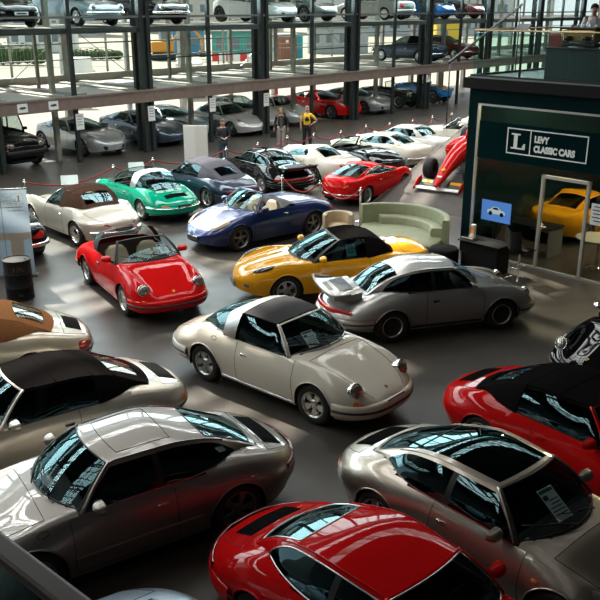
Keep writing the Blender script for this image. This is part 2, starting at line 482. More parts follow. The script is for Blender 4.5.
    if not o.get('noseats'):
        for sg in (1, -1):
            st = MB(); cx, cy = o.get('seatx', -.12), sg*.34
            for (w, pts) in ((.25, [(cx+.32, .44), (cx+.25, .5), (cx, .46), (cx-.14, .44), (cx-.1, .36), (cx+.3, .34)]),):
                st.grid([[(x, cy+yy*w, z-(.03 if abs(yy) < .6 else 0)) for x, z in pts] for yy in (-1, -.8, -.4, 0, .4, .8, 1)])
            bk = [(cx-.02, .42), (cx-.14, .72), (cx-.22, .92), (cx-.24, 1.0), (cx-.29, 1.0), (cx-.32, .9), (cx-.22, .5)]
            st.grid([[(x, cy+yy*.25*(1 if z < .8 else .85 if z < .95 else .55), z-(.0 if abs(yy) < .6 else .015)) for x, z in bk] for yy in (-1, -.85, -.4, 0, .4, .85, 1)])
            st.build('seat', mseat, root, True)
        sw = MB(); cs = Vector((xdsh-.2, drv*.34, .8)); n = Vector((-.9, 0, .42)).normalized(); u = Vector((0, 1, 0)); w = n.cross(u)
        sw.tube([cs+(u*math.cos(t)+w*math.sin(t))*.18 for t in np.linspace(0, 2*PI, 21)[:-1]], .013, 0, 6, True)
        for t in (0, PI, -PI/2): sw.tube([cs, cs+(u*math.cos(t)+w*math.sin(t))*.18], .012, 0, 5)
        sw.tube([cs, cs-n*.2], .03, 0, 8)
        sw.build('steering_wheel', BLACK, root, True)
    # ---- wheels
    style = o.get('rim', 'fuchs'); mrim = o.get('rimmat', ALLOY); back = o.get('rimback', BLACK)
    tyre, rimm = wheel_mesh(Rw, S.get('tw', .2), S.get('rim', Rw-.115), style, mrim, back)
    for a in (axF, axR):
        for sg in (1, -1):
            wl = MB(); yo = B.k['yW'](a)*B.taper(a)
            for (y0, y1) in ((yo-.035, .5),):
                wl.grid([[(a+(Ra+.004)*math.cos(t), sg*y, max(Rw+(Ra+.004)*math.sin(t), .2)) for y in (y0, y1)] for t in np.linspace(-.3, PI+.3, 18)])
                wl.add([(a+(Ra+.004)*math.cos(t), sg*y1, max(Rw+(Ra+.004)*math.sin(t), .2)) for t in np.linspace(-.3, PI+.3, 18)], [tuple(range(18))])
            w = bpy.data.objects.new('wheel', tyre); C.objects.link(w); w.parent = root
            w.location = (a, sg*(yo-S.get('tuck', .03)-S.get('tw', .2)/2), Rw+.002)
            w.rotation_euler = (0, random.uniform(0, 6), 0 if sg == 1 else PI)
            if sg == -1: w.rotation_euler = (0, random.uniform(0, 6), PI)
            w.rotation_mode = 'ZYX' if False else 'XYZ'
            if a == axF and o.get('steer'): w.rotation_euler.z += R(o['steer'])
            r = bpy.data.objects.new('rim', rimm); C.objects.link(r); r.parent = w
            wl.build('wheel_well', INNER, root, True)
    # ---- arch lips
    if not o.get('nolip'):
        for a in (axF, axR):
            for sg in (1, -1):
                pts = []; al = MB()
                for t in np.linspace(.12, PI-.12, 21):
                    x = a+Ra*math.cos(t); z = Rw+Ra*math.sin(t); pts.append((x, sg*(B.side(x, z)+.001), z))
                al.tube(pts, .011, 0, 6)
                al.build('wheel_arch_trim', o.get('lipmat', pm), root, True)
    # ---- cabin skin
    bulge = G.get('bulge', .035)
    def side(s, t):
        a, b = belt(s), rail(s); h = max(b.z-a.z, 0)
        p = a.lerp(b, t); p.y += bulge*4*t*(1-t)*min(h/.3, 1); return p
    def topp(s, t):
        a, b = rail(s), cen(s); w = 1-(1-t)**2
        return Vector((a.x+(b.x-a.x)*w, a.y*(1-t), a.z+(b.z-a.z)*w))
    def gridf(fn, us, vs_): return [[fn(u, v) for v in vs_] for u in us]
    def mir(Gd): return [[Vector((p.x, -p.y, p.z)) for p in row] for row in Gd]
    def lift(Gd, off):
        A = np.array([[tuple(p) for p in r] for r in Gd]); du = np.gradient(A, axis=0); dv = np.gradient(A, axis=1)
        n = np.cross(du, dv); L = np.linalg.norm(n, axis=2, keepdims=True); n = n/np.maximum(L, 1e-9)
        c = A.mean((0, 1))-np.array([-.3, 0, .7]); sgn = np.sign((n*c).sum(2).mean()) or 1
        return A+n*sgn*off
    def full_top(s0, s1, t0, ns_=10, nt2=7):
        """patch across both sides, cut at t0 from each rail"""
        out = []
        for s in np.linspace(s0, s1, ns_):
            L = [topp(s, t) for t in np.linspace(t0, 1, nt2)]
            out.append(L+[Vector((p.x, -p.y, p.z)) for p in L[-2::-1]])
        return out
    def both(name, Gd, m, off=0., per_side=True, th=0.):
        for mm in (Gd, mir(Gd)):
            g = lift(mm, off) if off else mm
            MB().grid(g).build(name, m, root, True)
    kind = o.get('top', 'coupe'); rm = o.get('roofmat', pm); e = .055
    fr = o.get('framemat', pm)
    # windscreen
    ws0, ws1 = .05, .95
    MB().grid(full_top(ws0, ws1, e, 10, 9)).build('windscreen', o.get('wsglass', GL_CLEAR), root, True)
    frm = MB()
    frm.grid(full_top(0, ws0, 0, 3, 9)); frm.grid(full_top(ws1, 1, 0, 3, 9))
    for sg in (1, -1):
        gA = gridf(topp, np.linspace(0, 1, 12), np.linspace(0, e, 3)); frm.grid(gA if sg == 1 else mir(gA))
        frm.tube([Vector((p.x, p.y*sg, p.z)) for p in [rail(s) for s in np.linspace(0, 1, 10)]], .018, 0, 6)
    if kind == 'open':
        frm.tube([p for p in [topp(1, t) for t in np.linspace(0, 1, 8)]+[Vector((q.x, -q.y, q.z)) for q in [topp(1, t) for t in np.linspace(1, 0, 8)]]], .02, 0, 6)
    frm.build('windscreen_frame', fr, root, True)
    se = MB()
    loop = [topp(ws0, t) for t in np.linspace(e, 1, 7)]; loop += [Vector((p.x, -p.y, p.z)) for p in loop[-2::-1]]
    up = [Vector((p.x, -p.y, p.z)) for p in [topp(s, e) for s in np.linspace(ws0, ws1, 7)]]
    tp = [topp(ws1, t) for t in np.linspace(e, 1, 7)]; tp += [Vector((p.x, -p.y, p.z)) for p in tp[-2::-1]]
    path = loop + up[1:] + tp[::-1][1:] + [topp(s, e) for s in np.linspace(ws1, ws0, 7)][1:-1]
    se.tube(path, .010, 0, 6, True); se.build('windscreen_seal', o.get('wseal', seal), root, True)
    # wipers
    if not o.get('nowiper'):
        for sg in (.1, .9):
            wp = MB()
            def wpt(yy, s, off):
                rr = rail(s).y; t = 1-abs(yy)/rr
                q = topp(s, max(min(t, 1), e)); return Vector((q.x+.012+off, math.copysign(q.y, yy) if yy else 0, q.z+.012+off))
            y0 = drv*(.42-.5*sg)
            a, b = wpt(y0, .03, 0.01), wpt(y0-drv*.32, .2, .012)
            wp.tube([a, (a+b)/2+Vector((.01, 0, .012)), b], .007, 0, 5)
            wp.tube([wpt(y0-drv*(.05+.5*q), .08+.2*q, .004) for q in np.linspace(0, 1, 5)], .007, 0, 5)
            wp.build('wiper', BLACK, root, True)
    # side glass
    s0, s1, s2 = G.get('dlo', (.30, 1.95, 2.5)); tl, th_ = .05, .90
    def thi(s):
        if s <= s1: return th_
        u = min((s-s1)/(s2-s1), 1); return tl+(th_-tl)*max(1-u**2.2, 0)**(1/2.2)
    soft = kind == 'soft'; sB = G.get('soft_s', 1.55); sP = G.get('pillar', 1.28)
    sgm = o.get('sideglass', gl)
    if kind in ('coupe',):
        for (a, b) in ((s0, sP-.03), (sP+.03, s2)):
            Gd = [[side(s, t) for t in np.linspace(tl, thi(s), 6)] for s in np.concatenate([np.linspace(a, min(b, s1), 12), (s1+(b-s1)*np.sin(np.linspace(0, PI/2, 16)))[1:]] if b > s1 else [np.linspace(a, b, 12)])]
            both('side_window', Gd, sgm, 0)
        both('door_pillar', [[side(s, t) for t in np.linspace(tl, th_, 5)] for s in (sP-.03, sP+.03)], o.get('pillarmat', BLACK))
        body_s = list(np.linspace(s0, s1, 14))+list((s1+(s2-s1)*np.sin(np.linspace(0, PI/2, 16)))[1:])
        both('roof_rail', [[side(s, thi(s)+(1-thi(s))*f) for f in (0, .33, .66, 1)] for s in body_s]+[[side(s, tl+(1-tl)*f) for f in (0, .33, .66, 1)] for s in np.linspace(s2, 3, 8)[1:]], fr if kind != 'coupe' else o.get('railmat', pm))
        both('window_sill_trim', [[side(s, t) for t in (0, tl)] for s in np.linspace(0.05, 3, 30)], o.get('sillmat', pm))
        both('quarter_corner', [[side(s, tl+(1-tl)*f) for f in np.linspace(0, 1, 4)] for s in np.linspace(0.02, s0, 5)], o.get('cornermat', BLACK))
        lp = MB()
        if o.get('winchrome'):
            for sg in (1, -1):
                pth = [side(s, tl) for s in np.linspace(s0, s2, 20)]+[side(s, thi(s)) for s in np.concatenate([np.linspace(s2, s1, 10), np.linspace(s1, s0, 12)[1:]])]
                lp.tube([Vector((p.x, p.y*sg, p.z)) for p in pth], .009, 0, 6, True)
            lp.build('window_trim', o['winchrome'], root, True)
    elif kind in ('soft', 'targa') and not o.get('noside'):
        Gd = [[side(s, t) for t in np.linspace(tl, .95, 6)] for s in np.linspace(s0, sB, 14)]
        both('side_window', Gd, sgm)
        both('quarter_corner', [[side(s, tl+(1-tl)*f) for f in np.linspace(0, 1, 4)] for s in np.linspace(0.02, s0, 5)], o.get('cornermat', BLACK))
        both('window_sill_trim', [[side(s, t) for t in (0, tl)] for s in np.linspace(0.05, sB, 20)], o.get('sillmat', BLACK))
    # roof
    if kind == 'coupe':
        rs0, rs1 = 1, 2.0
        if o.get('glassroof'):
            MB().grid(full_top(1.04, 2.0, .14, 16, 8)).build('glass_roof', o['glassroof'], root, True)
            fz = MB(); fz.grid(full_top(1, 1.04, 0, 3, 8))
            for sg in (1, -1):
                g0 = gridf(topp, np.linspace(1, 2.9, 20), np.linspace(0, .14, 4)); fz.grid(g0 if sg == 1 else mir(g0))
            fz.build('roof', rm, root, True)
        else:
            MB().grid(full_top(1, 2.0, 0, 16, 9)).build('roof', rm, root, True)
        re, tr_ = .12 if not o.get('glassroof') else .14, G.get('rw_t', .12)
        MB().grid(full_top(2.0, G.get('rw1', 2.88), tr_, 12, 8)).build('rear_window', o.get('rwglass', gl), root, True)
        fz = MB(); fz.grid(full_top(G.get('rw1', 2.88), 3, 0, 4, 8))
        for sg in (1, -1):
            g0 = gridf(topp, np.linspace(2, 3, 14), np.linspace(0, tr_, 4)); fz.grid(g0 if sg == 1 else mir(g0))
        fz.build('rear_pillar', pm, root, True)
        rwm = MB(); a0, a1 = 2.01, G.get('rw1', 2.88)
        lp = [topp(a0, t) for t in np.linspace(tr_, 1, 7)]; lp += [Vector((p.x, -p.y, p.z)) for p in lp[-2::-1]]
        lp += [Vector((p.x, -p.y, p.z)) for p in [topp(s, tr_) for s in np.linspace(a0, a1, 9)]][1:]
        bt = [topp(a1, t) for t in np.linspace(tr_, 1, 7)]; bt += [Vector((p.x, -p.y, p.z)) for p in bt[-2::-1]]
        lp += bt[::-1][1:]+[topp(s, tr_) for s in np.linspace(a1, a0, 9)][1:-1]
        rwm.tube(lp, .009, 0, 6, True); rwm.build('rear_window_seal', o.get('rwseal', seal), root, True)
        gm = MB()
        for sg in (1, -1): gm.tube([Vector((p.x, p.y*sg, p.z+.004)) for p in [rail(s) for s in np.linspace(.05, 2.3, 26)]], .008, 0, 5)
        gm.build('roof_gutter', o.get('gutter', pm), root, True)
        if o.get('sunroof'):
            su = MB(); a, b, t0 = 1.12, 1.62, .22
            q = [topp(s, t0) for s in np.linspace(a, b, 6)]
            lq = q+[topp(b, t) for t in np.linspace(t0, 1, 6)][1:]
            lq += [Vector((p.x, -p.y, p.z)) for p in lq[-2::-1]]
            fr_ = [topp(a, t) for t in np.linspace(t0, 1, 6)]; lq += [Vector((p.x, -p.y, p.z)) for p in fr_[1:]]+fr_[::-1][1:-1]
            su.tube(lq, .005, 0, 5, True); su.build('sunroof_gap', SEAM, root, True)
    elif kind == 'soft':
        ft = MB(); f3 = G.get('soft_end', 3.)
        def stop(s, t):
            p = topp(s, t); return p
        ss = np.linspace(1, f3, 30); r0, r1, rt = G.get('rw', (2.25, 2.85, .35))
        inner = full_top(1, r0, 0, 16, 10); ft.grid(lift(inner, .012))
        gb = full_top(r1, f3, 0, 6, 10); ft.grid(lift(gb, .012))
        for sg in (1, -1):
            g0 = lift(gridf(topp, np.linspace(r0, r1, 8), np.linspace(0, rt, 5)), .012); ft.grid(g0 if sg == 1 else g0*np.array([1, -1, 1]))
            g1 = lift(gridf(side, np.linspace(sB, f3-.02, 22), np.linspace(-.04, 1, 7)), .016); ft.grid(g1 if sg == 1 else g1*np.array([1, -1, 1]))
            g2 = gridf(side, np.linspace(1, sB, 8), np.linspace(.93, 1, 3)); ft.grid(g2 if sg == 1 else mir(g2))
        for q in (1.35, 1.75, 2.1):                              # roof bows under the cloth
            L = [topp(q, t)+Vector((0, 0, .006)) for t in np.linspace(0, 1, 8)]
            ft.tube(L+[Vector((p.x, -p.y, p.z)) for p in L[-2::-1]], .012, 0, 6, flat=(1, .5) if False else None)
        ft.build('fabric_roof', o['roofmat'], root, True)
        MB().grid(lift(full_top(r0, r1, rt, 8, 8), .004)).build('rear_window', o.get('rwglass', PLASTICWIN), root, True)
    elif kind == 'targa':
        hs0, hs1 = G.get('hoop', (1.52, 1.78))
        MB().grid(lift(full_top(1.02, hs0, 0, 10, 9), .008)).build('targa_roof_panel', o['roofmat'], root, True)
        hp = MB(); hp.grid(lift(full_top(hs0, hs1, 0, 5, 9), .014))
        for sg in (1, -1):
            g1 = lift(gridf(side, np.linspace(hs0, hs1, 4), np.linspace(0, 1, 7)), .014)
            hp.grid(g1 if sg == 1 else g1*np.array([1, -1, 1]))
        ho = hp.build('targa_hoop', o.get('hoopmat', ALLOY), root, True)
        rg = MB(); rg.grid(full_top(hs1, 2.9, 0, 14, 9))
        for sg in (1, -1):
            g1 = gridf(side, np.linspace(hs1, 2.8, 14), np.linspace(.1, 1, 6)); rg.grid(g1 if sg == 1 else mir(g1))
        rg.build('rear_window', o.get('rwglass', GL), root, True)
        fz = MB(); fz.grid(full_top(2.9, 3, 0, 4, 9))
        for sg in (1, -1):
            g1 = gridf(side, np.linspace(hs1, 3, 14), np.linspace(0, .1, 3)); fz.grid(g1 if sg == 1 else mir(g1))
            g1 = gridf(side, np.linspace(2.8, 3, 4), np.linspace(.1, 1, 3)); fz.grid(g1 if sg == 1 else mir(g1))
        fz.build('rear_window_frame', pm, root, True)
    elif kind == 'open':
        fold = MB(); xo = xop[0]; yy = B.k['yS'](xo)*B.taper(xo)-.03; zz = B.k['zS'](xo)
        if not o.get('nofold'):
            prof = [(xo+.36, zz-.02), (xo+.30, zz+.05), (xo+.15, zz+.085), (xo, zz+.08), (xo-.14, zz+.055), (xo-.2, zz+.03)]
            fold.grid([[(x, y, z-.04*(abs(y)/yy)**3) for x, z in prof] for y in np.linspace(-yy, yy, 13)])
            fold.build('folded_roof', o.get('foldmat', BLACK), root, True)
    # ---- lamps
    def patch(name, x, v, rx, rv, m, sg, off=.006, pw=2., parent=root, rim=None):
        """lamp lens laid on the skin: an ellipse (pw 2) or rounded box (pw 4) in (x, v)"""
        out = []; nn = 24
        for f in (0, .45, .8, 1.0):
            L = []
            for k in range(nn):
                a = 2*PI*k/nn; ca, sa = math.cos(a), math.sin(a)
                r = (abs(ca)**pw+abs(sa)**pw)**(-1/pw)*f
                L.append(B.Q(min(max(x+rx*r*ca, B.x0+.001), B.x1-.001), v+rv*r*sa, sg, off*(1-f**4)+.0015))
            out.append(L)
        mb = MB().grid(out, 0, True)
        ob = mb.build(name, m, parent, True)
        if rim: MB().tube(out[-1], .008, 0, 5, True).build('lamp_rim', rim, ob, True)
        return ob
    hl = o.get('head')
    if hl:
        for sg in (1, -1):
            if hl[0] == 'round':
                _, x, y, z, r, tilt = hl
                d = Vector((math.cos(R(tilt)), .10*sg, math.sin(R(tilt)))).normalized()
                M = Matrix.Translation((x, sg*y, z)) @ d.to_track_quat('Z', 'Y').to_matrix().to_4x4()
                h = MB().lathe([(r*1.10, -.16), (r*1.10, -.015), (r*1.06, .004), (r, .008), (r*.97, 0)], 28, 0, M).build('headlight', o.get('headrim', CHROME), root, True)
                MB().lathe([(r*.98, 0), (r*.8, .022), (r*.45, .035), (0, .04)], 28, 0, M).build('headlight_lens', LENS, h, True)
            else:
                _, x, v, rx, rv, pw = hl
                patch('headlight', x, v, rx, rv, o.get('lensmat', LENS), sg, .012, pw, rim=o.get('lamprim'))
    for key, nm, m in (('tail', 'tail_light', RED_LENS), ('ind', 'indicator', ORANGE), ('ind2', 'indicator', ORANGE), ('fog', 'fog_light', LENS), ('grille', 'air_grille', BLACK)):
        for q in (o.get(key) if isinstance(o.get(key), list) else [o[key]] if o.get(key) else []):
            for sg in (1, -1): patch(nm, q[0], q[1], q[2], q[3], q[5] if len(q) > 5 else m, sg, .008, q[4] if len(q) > 4 else 3)
    # ---- bands that run round the nose or tail at one height
    def plan(z0, front, xs_, off=0.):
        xe = B.x1 if front else B.x0; L = []
        for t in np.linspace(0, PI/2, 18):
            x = xs_+(xe-xs_)*math.sin(t)
            x = min(max(x, B.x0+.0005), B.x1-.0005)
            zt_ = min(max(z0, B.P(x, 0).z), B.P(x, 1.).z)
            v = B.v_at_z(x, zt_); y = B.P(x, v).y
            L.append(Vector((x, y, z0)))
        L = L+[Vector((p.x, -p.y, p.z)) for p in L[-2::-1]]
        if off:
            out = []
            for i, p in enumerate(L):
                t = L[min(i+1, len(L)-1)]-L[max(i-1, 0)]; n = Vector((t.y, -t.x, 0))
                n = n.normalized() if n.length > 1e-9 else Vector((1 if front else -1, 0, 0))
                c = Vector(((B.x0+B.x1)/2, 0, z0))
                if n.dot(p-c) < 0: n = -n
                out.append(p+n*off)
            L = out
        return L
    def band(name, z, h, th, xs_, front, m, off=0., parent=root, zoff=0):
        L = plan(z, front, xs_, off); mb = MB(); G_ = []
        n_ = len(L)
        for i, p in enumerate(L):
            t = (L[min(i+1, n_-1)]-L[max(i-1, 0)]); n = Vector((t.y, -t.x, 0)); n = n.normalized() if n.length > 1e-9 else Vector((1, 0, 0))
            if n.dot(p-Vector(((B.x0+B.x1)/2, 0, z))) < 0: n = -n
            G_.append([p-n*.02+Vector((0, 0, h/2)), p+n*th*.7+Vector((0, 0, h/2)), p+n*th+Vector((0, 0, h*.3)), p+n*th+Vector((0, 0, -h*.3)), p+n*th*.7+Vector((0, 0, -h/2)), p-n*.02+Vector((0, 0, -h/2))])
        mb.grid(G_); ob = mb.build(name, m, parent, True); return ob
    for q in o.get('bands', []): band(*q)
    # ---- sill strips
    for q in o.get('rubs', []):
        nm, z, h, xa_, xb_, m = q
        for sg in (1, -1):
            g = []
            for x in np.linspace(xa_, xb_, 24):
                y = B.side(x, z)
                g.append([Vector((x, sg*(y-.01), z+h/2)), Vector((x, sg*(y+.012), z+h*.35)), Vector((x, sg*(y+.012), z-h*.35)), Vector((x, sg*(y-.01), z-h/2))])
            MB().grid(g).build(nm, m, root, True)
    # ---- plates
    for key in ('plate_f', 'plate_r'):
        if o.get(key):
            z, m, w = (*o[key], .5)[:3] if len(o[key]) < 4 else o[key][:3]; f = key == 'plate_f'
            x = plan(z, f, B.x1-.3 if f else B.x0+.3)[17].x+(.03 if f else -.03)+(o.get('plate_dx', 0) if f else 0)
            pl = MB().box((x, 0, z), (.012, w, .11), 0, bev=.004); pl.box((x+(.007 if f else -.007), 0, z), (.002, w*.72, .05), 1)
            pl.build('number_plate', [m, INK if m is not BLACK else ALLOYD], root)
    # ---- handles and mirrors
    if xdo:
        hx, hz = o.get('handle', (xd[0]+.16, .74))
        for sg, d in doors.items():
            y = B.side(hx, hz)
            hb = MB().box((hx, sg*(y+.012), hz), (.13, .026, .028), 0, bev=.008); hb.box((hx-.035, sg*(y+.008), hz-.01), (.05, .03, .05), 0, bev=.008)
            autosmooth(hb.build('door_handle', o.get('handlemat', CHROME), d), 40)
    mr = o.get('mirror', 'flag')
    if mr:
        mx_ = xA-.16
        for sg in ((1, -1) if o.get('mirrors', 2) == 2 else (o.get('mirrors'),)):
            d = doors.get(sg, root); b = belt(.25); y = B.P(mx_, 1.).y; z = B.P(mx_, 1.).z
            mb = MB()
            mm = o.get('mirrormat', pm)
            if mr == 'round':
                mb.tube([(mx_, sg*(y-.02), z), (mx_+.02, sg*(y+.06), z+.07)], .01, 1, 6)
                mb.ball((mx_+.02, sg*(y+.075), z+.1), (.03, .06, .05), 0, 8)
            else:
                mb.tube([(mx_-.01, sg*(y-.03), z+.0), (mx_, sg*(y+.06), z+.05)], .022, 1, 8)
                g = []
                for f in np.linspace(0, 1, 7):
                    r_ = math.sqrt(max(1-(f*1.0)**2.2, 0)) if f > 0 else 1
                    g.append([(mx_-.03+.12*f, sg*(y+.12)+.105*r_*math.copysign(abs(math.cos(a))**.7, math.cos(a)), z+.09+.062*r_*math.copysign(abs(math.sin(a))**.7, math.sin(a))) for a in np.linspace(0, 2*PI, 21)[:-1]])
                mb.grid(g, 0, True)
                mb.add(g[0], [tuple(range(20))], 2)
            mb.build('wing_mirror', [mm, BLACK, CHROME], d, True)
    root.scale = [o.get('scale', 1.)]*3
    car.ctx = dict(B=B, root=root, topp=topp, side=side, rail=rail, patch=patch, band=band, plan=plan, full_top=full_top, lift=lift, doors=doors)
    return root
def sheet_in_side(label, ctx, s, sg, w, h, group='price sheets in the windscreens'):
    """paper leaning against the inside of a side window"""
    rt = ctx['root']; side = ctx['side']
    f = lambda q, t: Vector((side(q, t).x, side(q, t).y*sg, side(q, t).z))
    c = f(s, .5); u = (f(s-.05, .5)-f(s+.05, .5)).normalized(); v = (f(s, .7)-f(s, .3)); v = (v-u*v.dot(u)).normalized(); n = u.cross(v)
    if n.y*sg > 0: n = -n
    mtx = Matrix.Translation(rt.location) @ Matrix.Rotation(rt.rotation_euler.z, 4, 'Z') @ Matrix.Scale(rt.scale.x, 4)
    o = thing('price_sheet', label, 'price sheet', mtx @ (c+n*.02), 0, group)
    o.rotation_euler = (Matrix.Rotation(rt.rotation_euler.z, 4, 'Z') @ Matrix((u, v, n)).transposed().to_4x4()).to_euler()
    MB().box((0, 0, 0), (w, h, .002)).build('sheet', mat('teal_paper', (.20, .55, .58), .7), o)
    MB().box((0, h*.2, -.0014), (w*.6, h*.2, .001)).box((0, -h*.2, -.0014), (w*.6, h*.1, .001)).build('printed_lines', TEALINK, o)
    return o
def sheet_in_screen(label, ctx, yc, s0, w, h, th=.004, group='price sheets in the windscreens'):
    """printed price sheet standing just behind the windscreen glass; yc across, s0 up the glass"""
    rt = ctx['root']; topp, rail = ctx['topp'], ctx['rail']
    def on(yy, s):
        t = 1-abs(yy)/rail(s).y; q = topp(s, max(min(t, 1), .05)); return Vector((q.x, math.copysign(q.y, yy), q.z))
    c = on(yc, s0); u = (on(yc+.1, s0)-on(yc-.1, s0)).normalized(); v = (on(yc, s0+.08)-on(yc, s0-.08)); v = (v-u*v.dot(u)).normalized(); n = u.cross(v)
    if n.z < 0: n = -n
    mtx = Matrix.Translation(rt.location) @ Matrix.Rotation(rt.rotation_euler.z, 4, 'Z') @ Matrix.Scale(rt.scale.x, 4)
    o = thing('price_sheet', label, 'price sheet', mtx @ (c+n*ctx.get('sheet_off', .012)), 0, group)
    rot = Matrix((u, v, n)).transposed().to_4x4(); o.rotation_euler = (Matrix.Rotation(rt.rotation_euler.z, 4, 'Z') @ rot).to_euler()
    MB().box((0, 0, 0), (w, h, .002)).build('sheet', PAPER, o)
    pr = MB(); pr.box((0, h*.41, .0014), (w*.9, h*.1, .001), 0)
    pr.box((-w*.28, h*.22, .0014), (w*.3, h*.14, .001), 1)
    for k in range(5): pr.box((w*.1 if k < 2 else 0, h*(.12-.11*k), .0014), (w*(.6 if k < 2 else .8), h*.03, .001), 1)
    pr.build('printed_lines', [TEALINK, INK], o)
    return o
# ---------------------------------------------------------------- body shapes
def scale_y(S, f, keys=('yB', 'yW', 'yS', 'yD')):
    S = dict(S)
    for k in keys: S[k] = [(x, y*f) for x, y in S[k]]
    return S
def rear_engine(hwf=.80, hwr=.82, flare=0.):
    """classic rear-engined coupe: upright round lamps on raised wings, sloping tail"""
    return dict(
        ax=(1.136, -1.136), R=.315, tw=.20, rim=.20, gap=.035, tf=(1.35, 3.0), tr=(-1.45, 2.9),
        yB=[(-2.24, .60), (-1.6, .72), (0, .74), (1.3, .72), (2.03, .62)],
        zB=[(-2.24, .34), (-1.75, .24), (-1.2, .19), (0, .19), (1.2, .19), (1.7, .21), (2.03, .27)],
        yW=[(-2.24, hwr-.10), (-1.7, hwr-.01), (-1.136, hwr), (-.5, .80), (.4, .795), (1.136, hwf), (1.6, hwf-.02), (2.03, .72)],
        zW=[(-2.24, .44), (-1.8, .54), (-1.1, .60), (0, .56), (1.1, .58), (1.7, .50), (2.03, .40)],
        yS=[(-2.24, .62), (-1.9, .66), (-1.3, .70+flare*.5), (-.8, .695), (0, .70), (.72, .69), (1.1, .655), (1.6, .615), (2.03, .60)],
        zS=[(-2.24, .50), (-2.15, .575), (-1.95, .65), (-1.6, .765), (-1.2, .86), (-.8, .885), (0, .885), (.7, .875), (1.0, .865), (1.3, .84), (1.55, .79), (1.7, .725), (1.83, .60), (1.95, .50), (2.03, .43)],
        yD=[(-2.24, .40), (-1.6, .44), (-1.0, .46), (0, .5), (.8, .48), (1.3, .42), (1.75, .36), (2.03, .34)],
        zD=[(-2.24, .52), (-2.15, .61), (-1.95, .69), (-1.6, .81), (-1.2, .93), (-.8, .95), (.5, .93), (.95, .885), (1.3, .775), (1.6, .66), (1.85, .56), (1.96, .50), (2.03, .44)],
        zC=[(-2.24, .53), (-2.17, .62), (-2.0, .70), (-1.7, .805), (-1.35, .93), (-1.0, .98), (.5, .95), (.95, .905), (1.3, .80), (1.65, .665), (1.88, .57), (1.98, .51), (2.03, .45)])
CAB_RE = dict(A=(.60, 1), cowl=.86, open=-1.18, H=(.22, .49, 1.245), Hc=(.29, 1.29), M=(-.36, .52, 1.27), Mc=(-.34, 1.335),
              T=(-.92, .47, 1.165), Tc=(-.86, 1.225), TB=(-1.23, .46, 1.04), TBc=(-1.25, 1.09), B=(-1.54, .45), Bc=-1.62, dlo=(.27, 1.9, 2.5), pillar=1.42)
def rear_engine_modern(hw=.87, nose=.62, L0=-2.24, L1=2.02):
    """later rear-engined body: wide, smooth wings, lamps laid back into the wing"""
    return dict(
        ax=(1.17, -1.17), R=.325, tw=.235, rim=.225, gap=.03, tf=(1.2, 2.6), tr=(-1.4, 2.8),
        yB=[(L0, .60), (-1.6, .76), (0, .78), (1.3, .76), (L1, .60)],
        zB=[(L0, .34), (-1.75, .24), (-1.2, .18), (0, .18), (1.2, .18), (1.7, .19), (L1, .25)],
        yW=[(L0, hw-.12), (-1.7, hw-.02), (-1.17, hw), (-.5, hw-.035), (.4, hw-.045), (1.17, hw-.015), (1.6, hw-.05), (L1, .70)],
        zW=[(L0, .46), (-1.8, .54), (-1.1, .60), (0, .54), (1.1, .56), (1.7, .48), (L1, .40)],
        yS=[(L0, .62), (-1.9, .68), (-1.3, .745), (-.8, .73), (0, .725), (.72, .715), (1.1, .69), (1.6, .63), (L1, .58)],
        zS=[(L0, .52), (-2.15, .62), (-1.95, .70), (-1.6, .80), (-1.2, .865), (-.8, .87), (0, .865), (.7, .85), (1.0, .83), (1.3, .785), (1.6, .69), (1.8, .585), (1.95, .47), (L1, .40)],
        yD=[(L0, .40), (-1.6, .46), (-1.0, .48), (0, .5), (.8, .50), (1.3, .45), (1.75, .40), (L1, .36)],
        zD=[(L0, .54), (-2.15, .665), (-1.95, .755), (-1.6, .86), (-1.2, .935), (-.8, .94), (.5, .915), (.95, .87), (1.3, .775), (1.6, .67), (1.85, .555), (1.96, .47), (L1, .41)],
        zC=[(L0, .55), (-2.17, .68), (-2.0, .76), (-1.7, .855), (-1.35, .935), (-1.0, .965), (.5, .935), (.95, .90), (1.3, .80), (1.65, .68), (1.88, .56), (1.98, .48), (L1, .42)])
CAB_REM = dict(A=(.60, 1), cowl=.90, open=-1.2, H=(.20, .49, 1.235), Hc=(.28, 1.28), M=(-.40, .525, 1.255), Mc=(-.38, 1.32),
               T=(-.98, .47, 1.14), Tc=(-.92, 1.205), TB=(-1.28, .46, 1.01), TBc=(-1.32, 1.06), B=(-1.60, .46), Bc=-1.70, dlo=(.25, 1.85, 2.5), pillar=1.40)
SOFT_RE = dict(CAB_RE, M=(-.38, .545, 1.25), Mc=(-.36, 1.315), T=(-.95, .52, 1.13), Tc=(-.9, 1.2), TB=(-1.2, .52, 1.0), TBc=(-1.25, 1.06), B=(-1.48, .54), Bc=-1.6, soft_s=1.72, rw=(2.1, 2.75, .28))
SOFT_REM = dict(CAB_REM, M=(-.40, .55, 1.24), Mc=(-.38, 1.305), T=(-.98, .53, 1.13), Tc=(-.92, 1.2), TB=(-1.25, .53, 1.0), TBc=(-1.3, 1.06), B=(-1.52, .56), Bc=-1.64, soft_s=1.74, rw=(2.1, 2.75, .28))
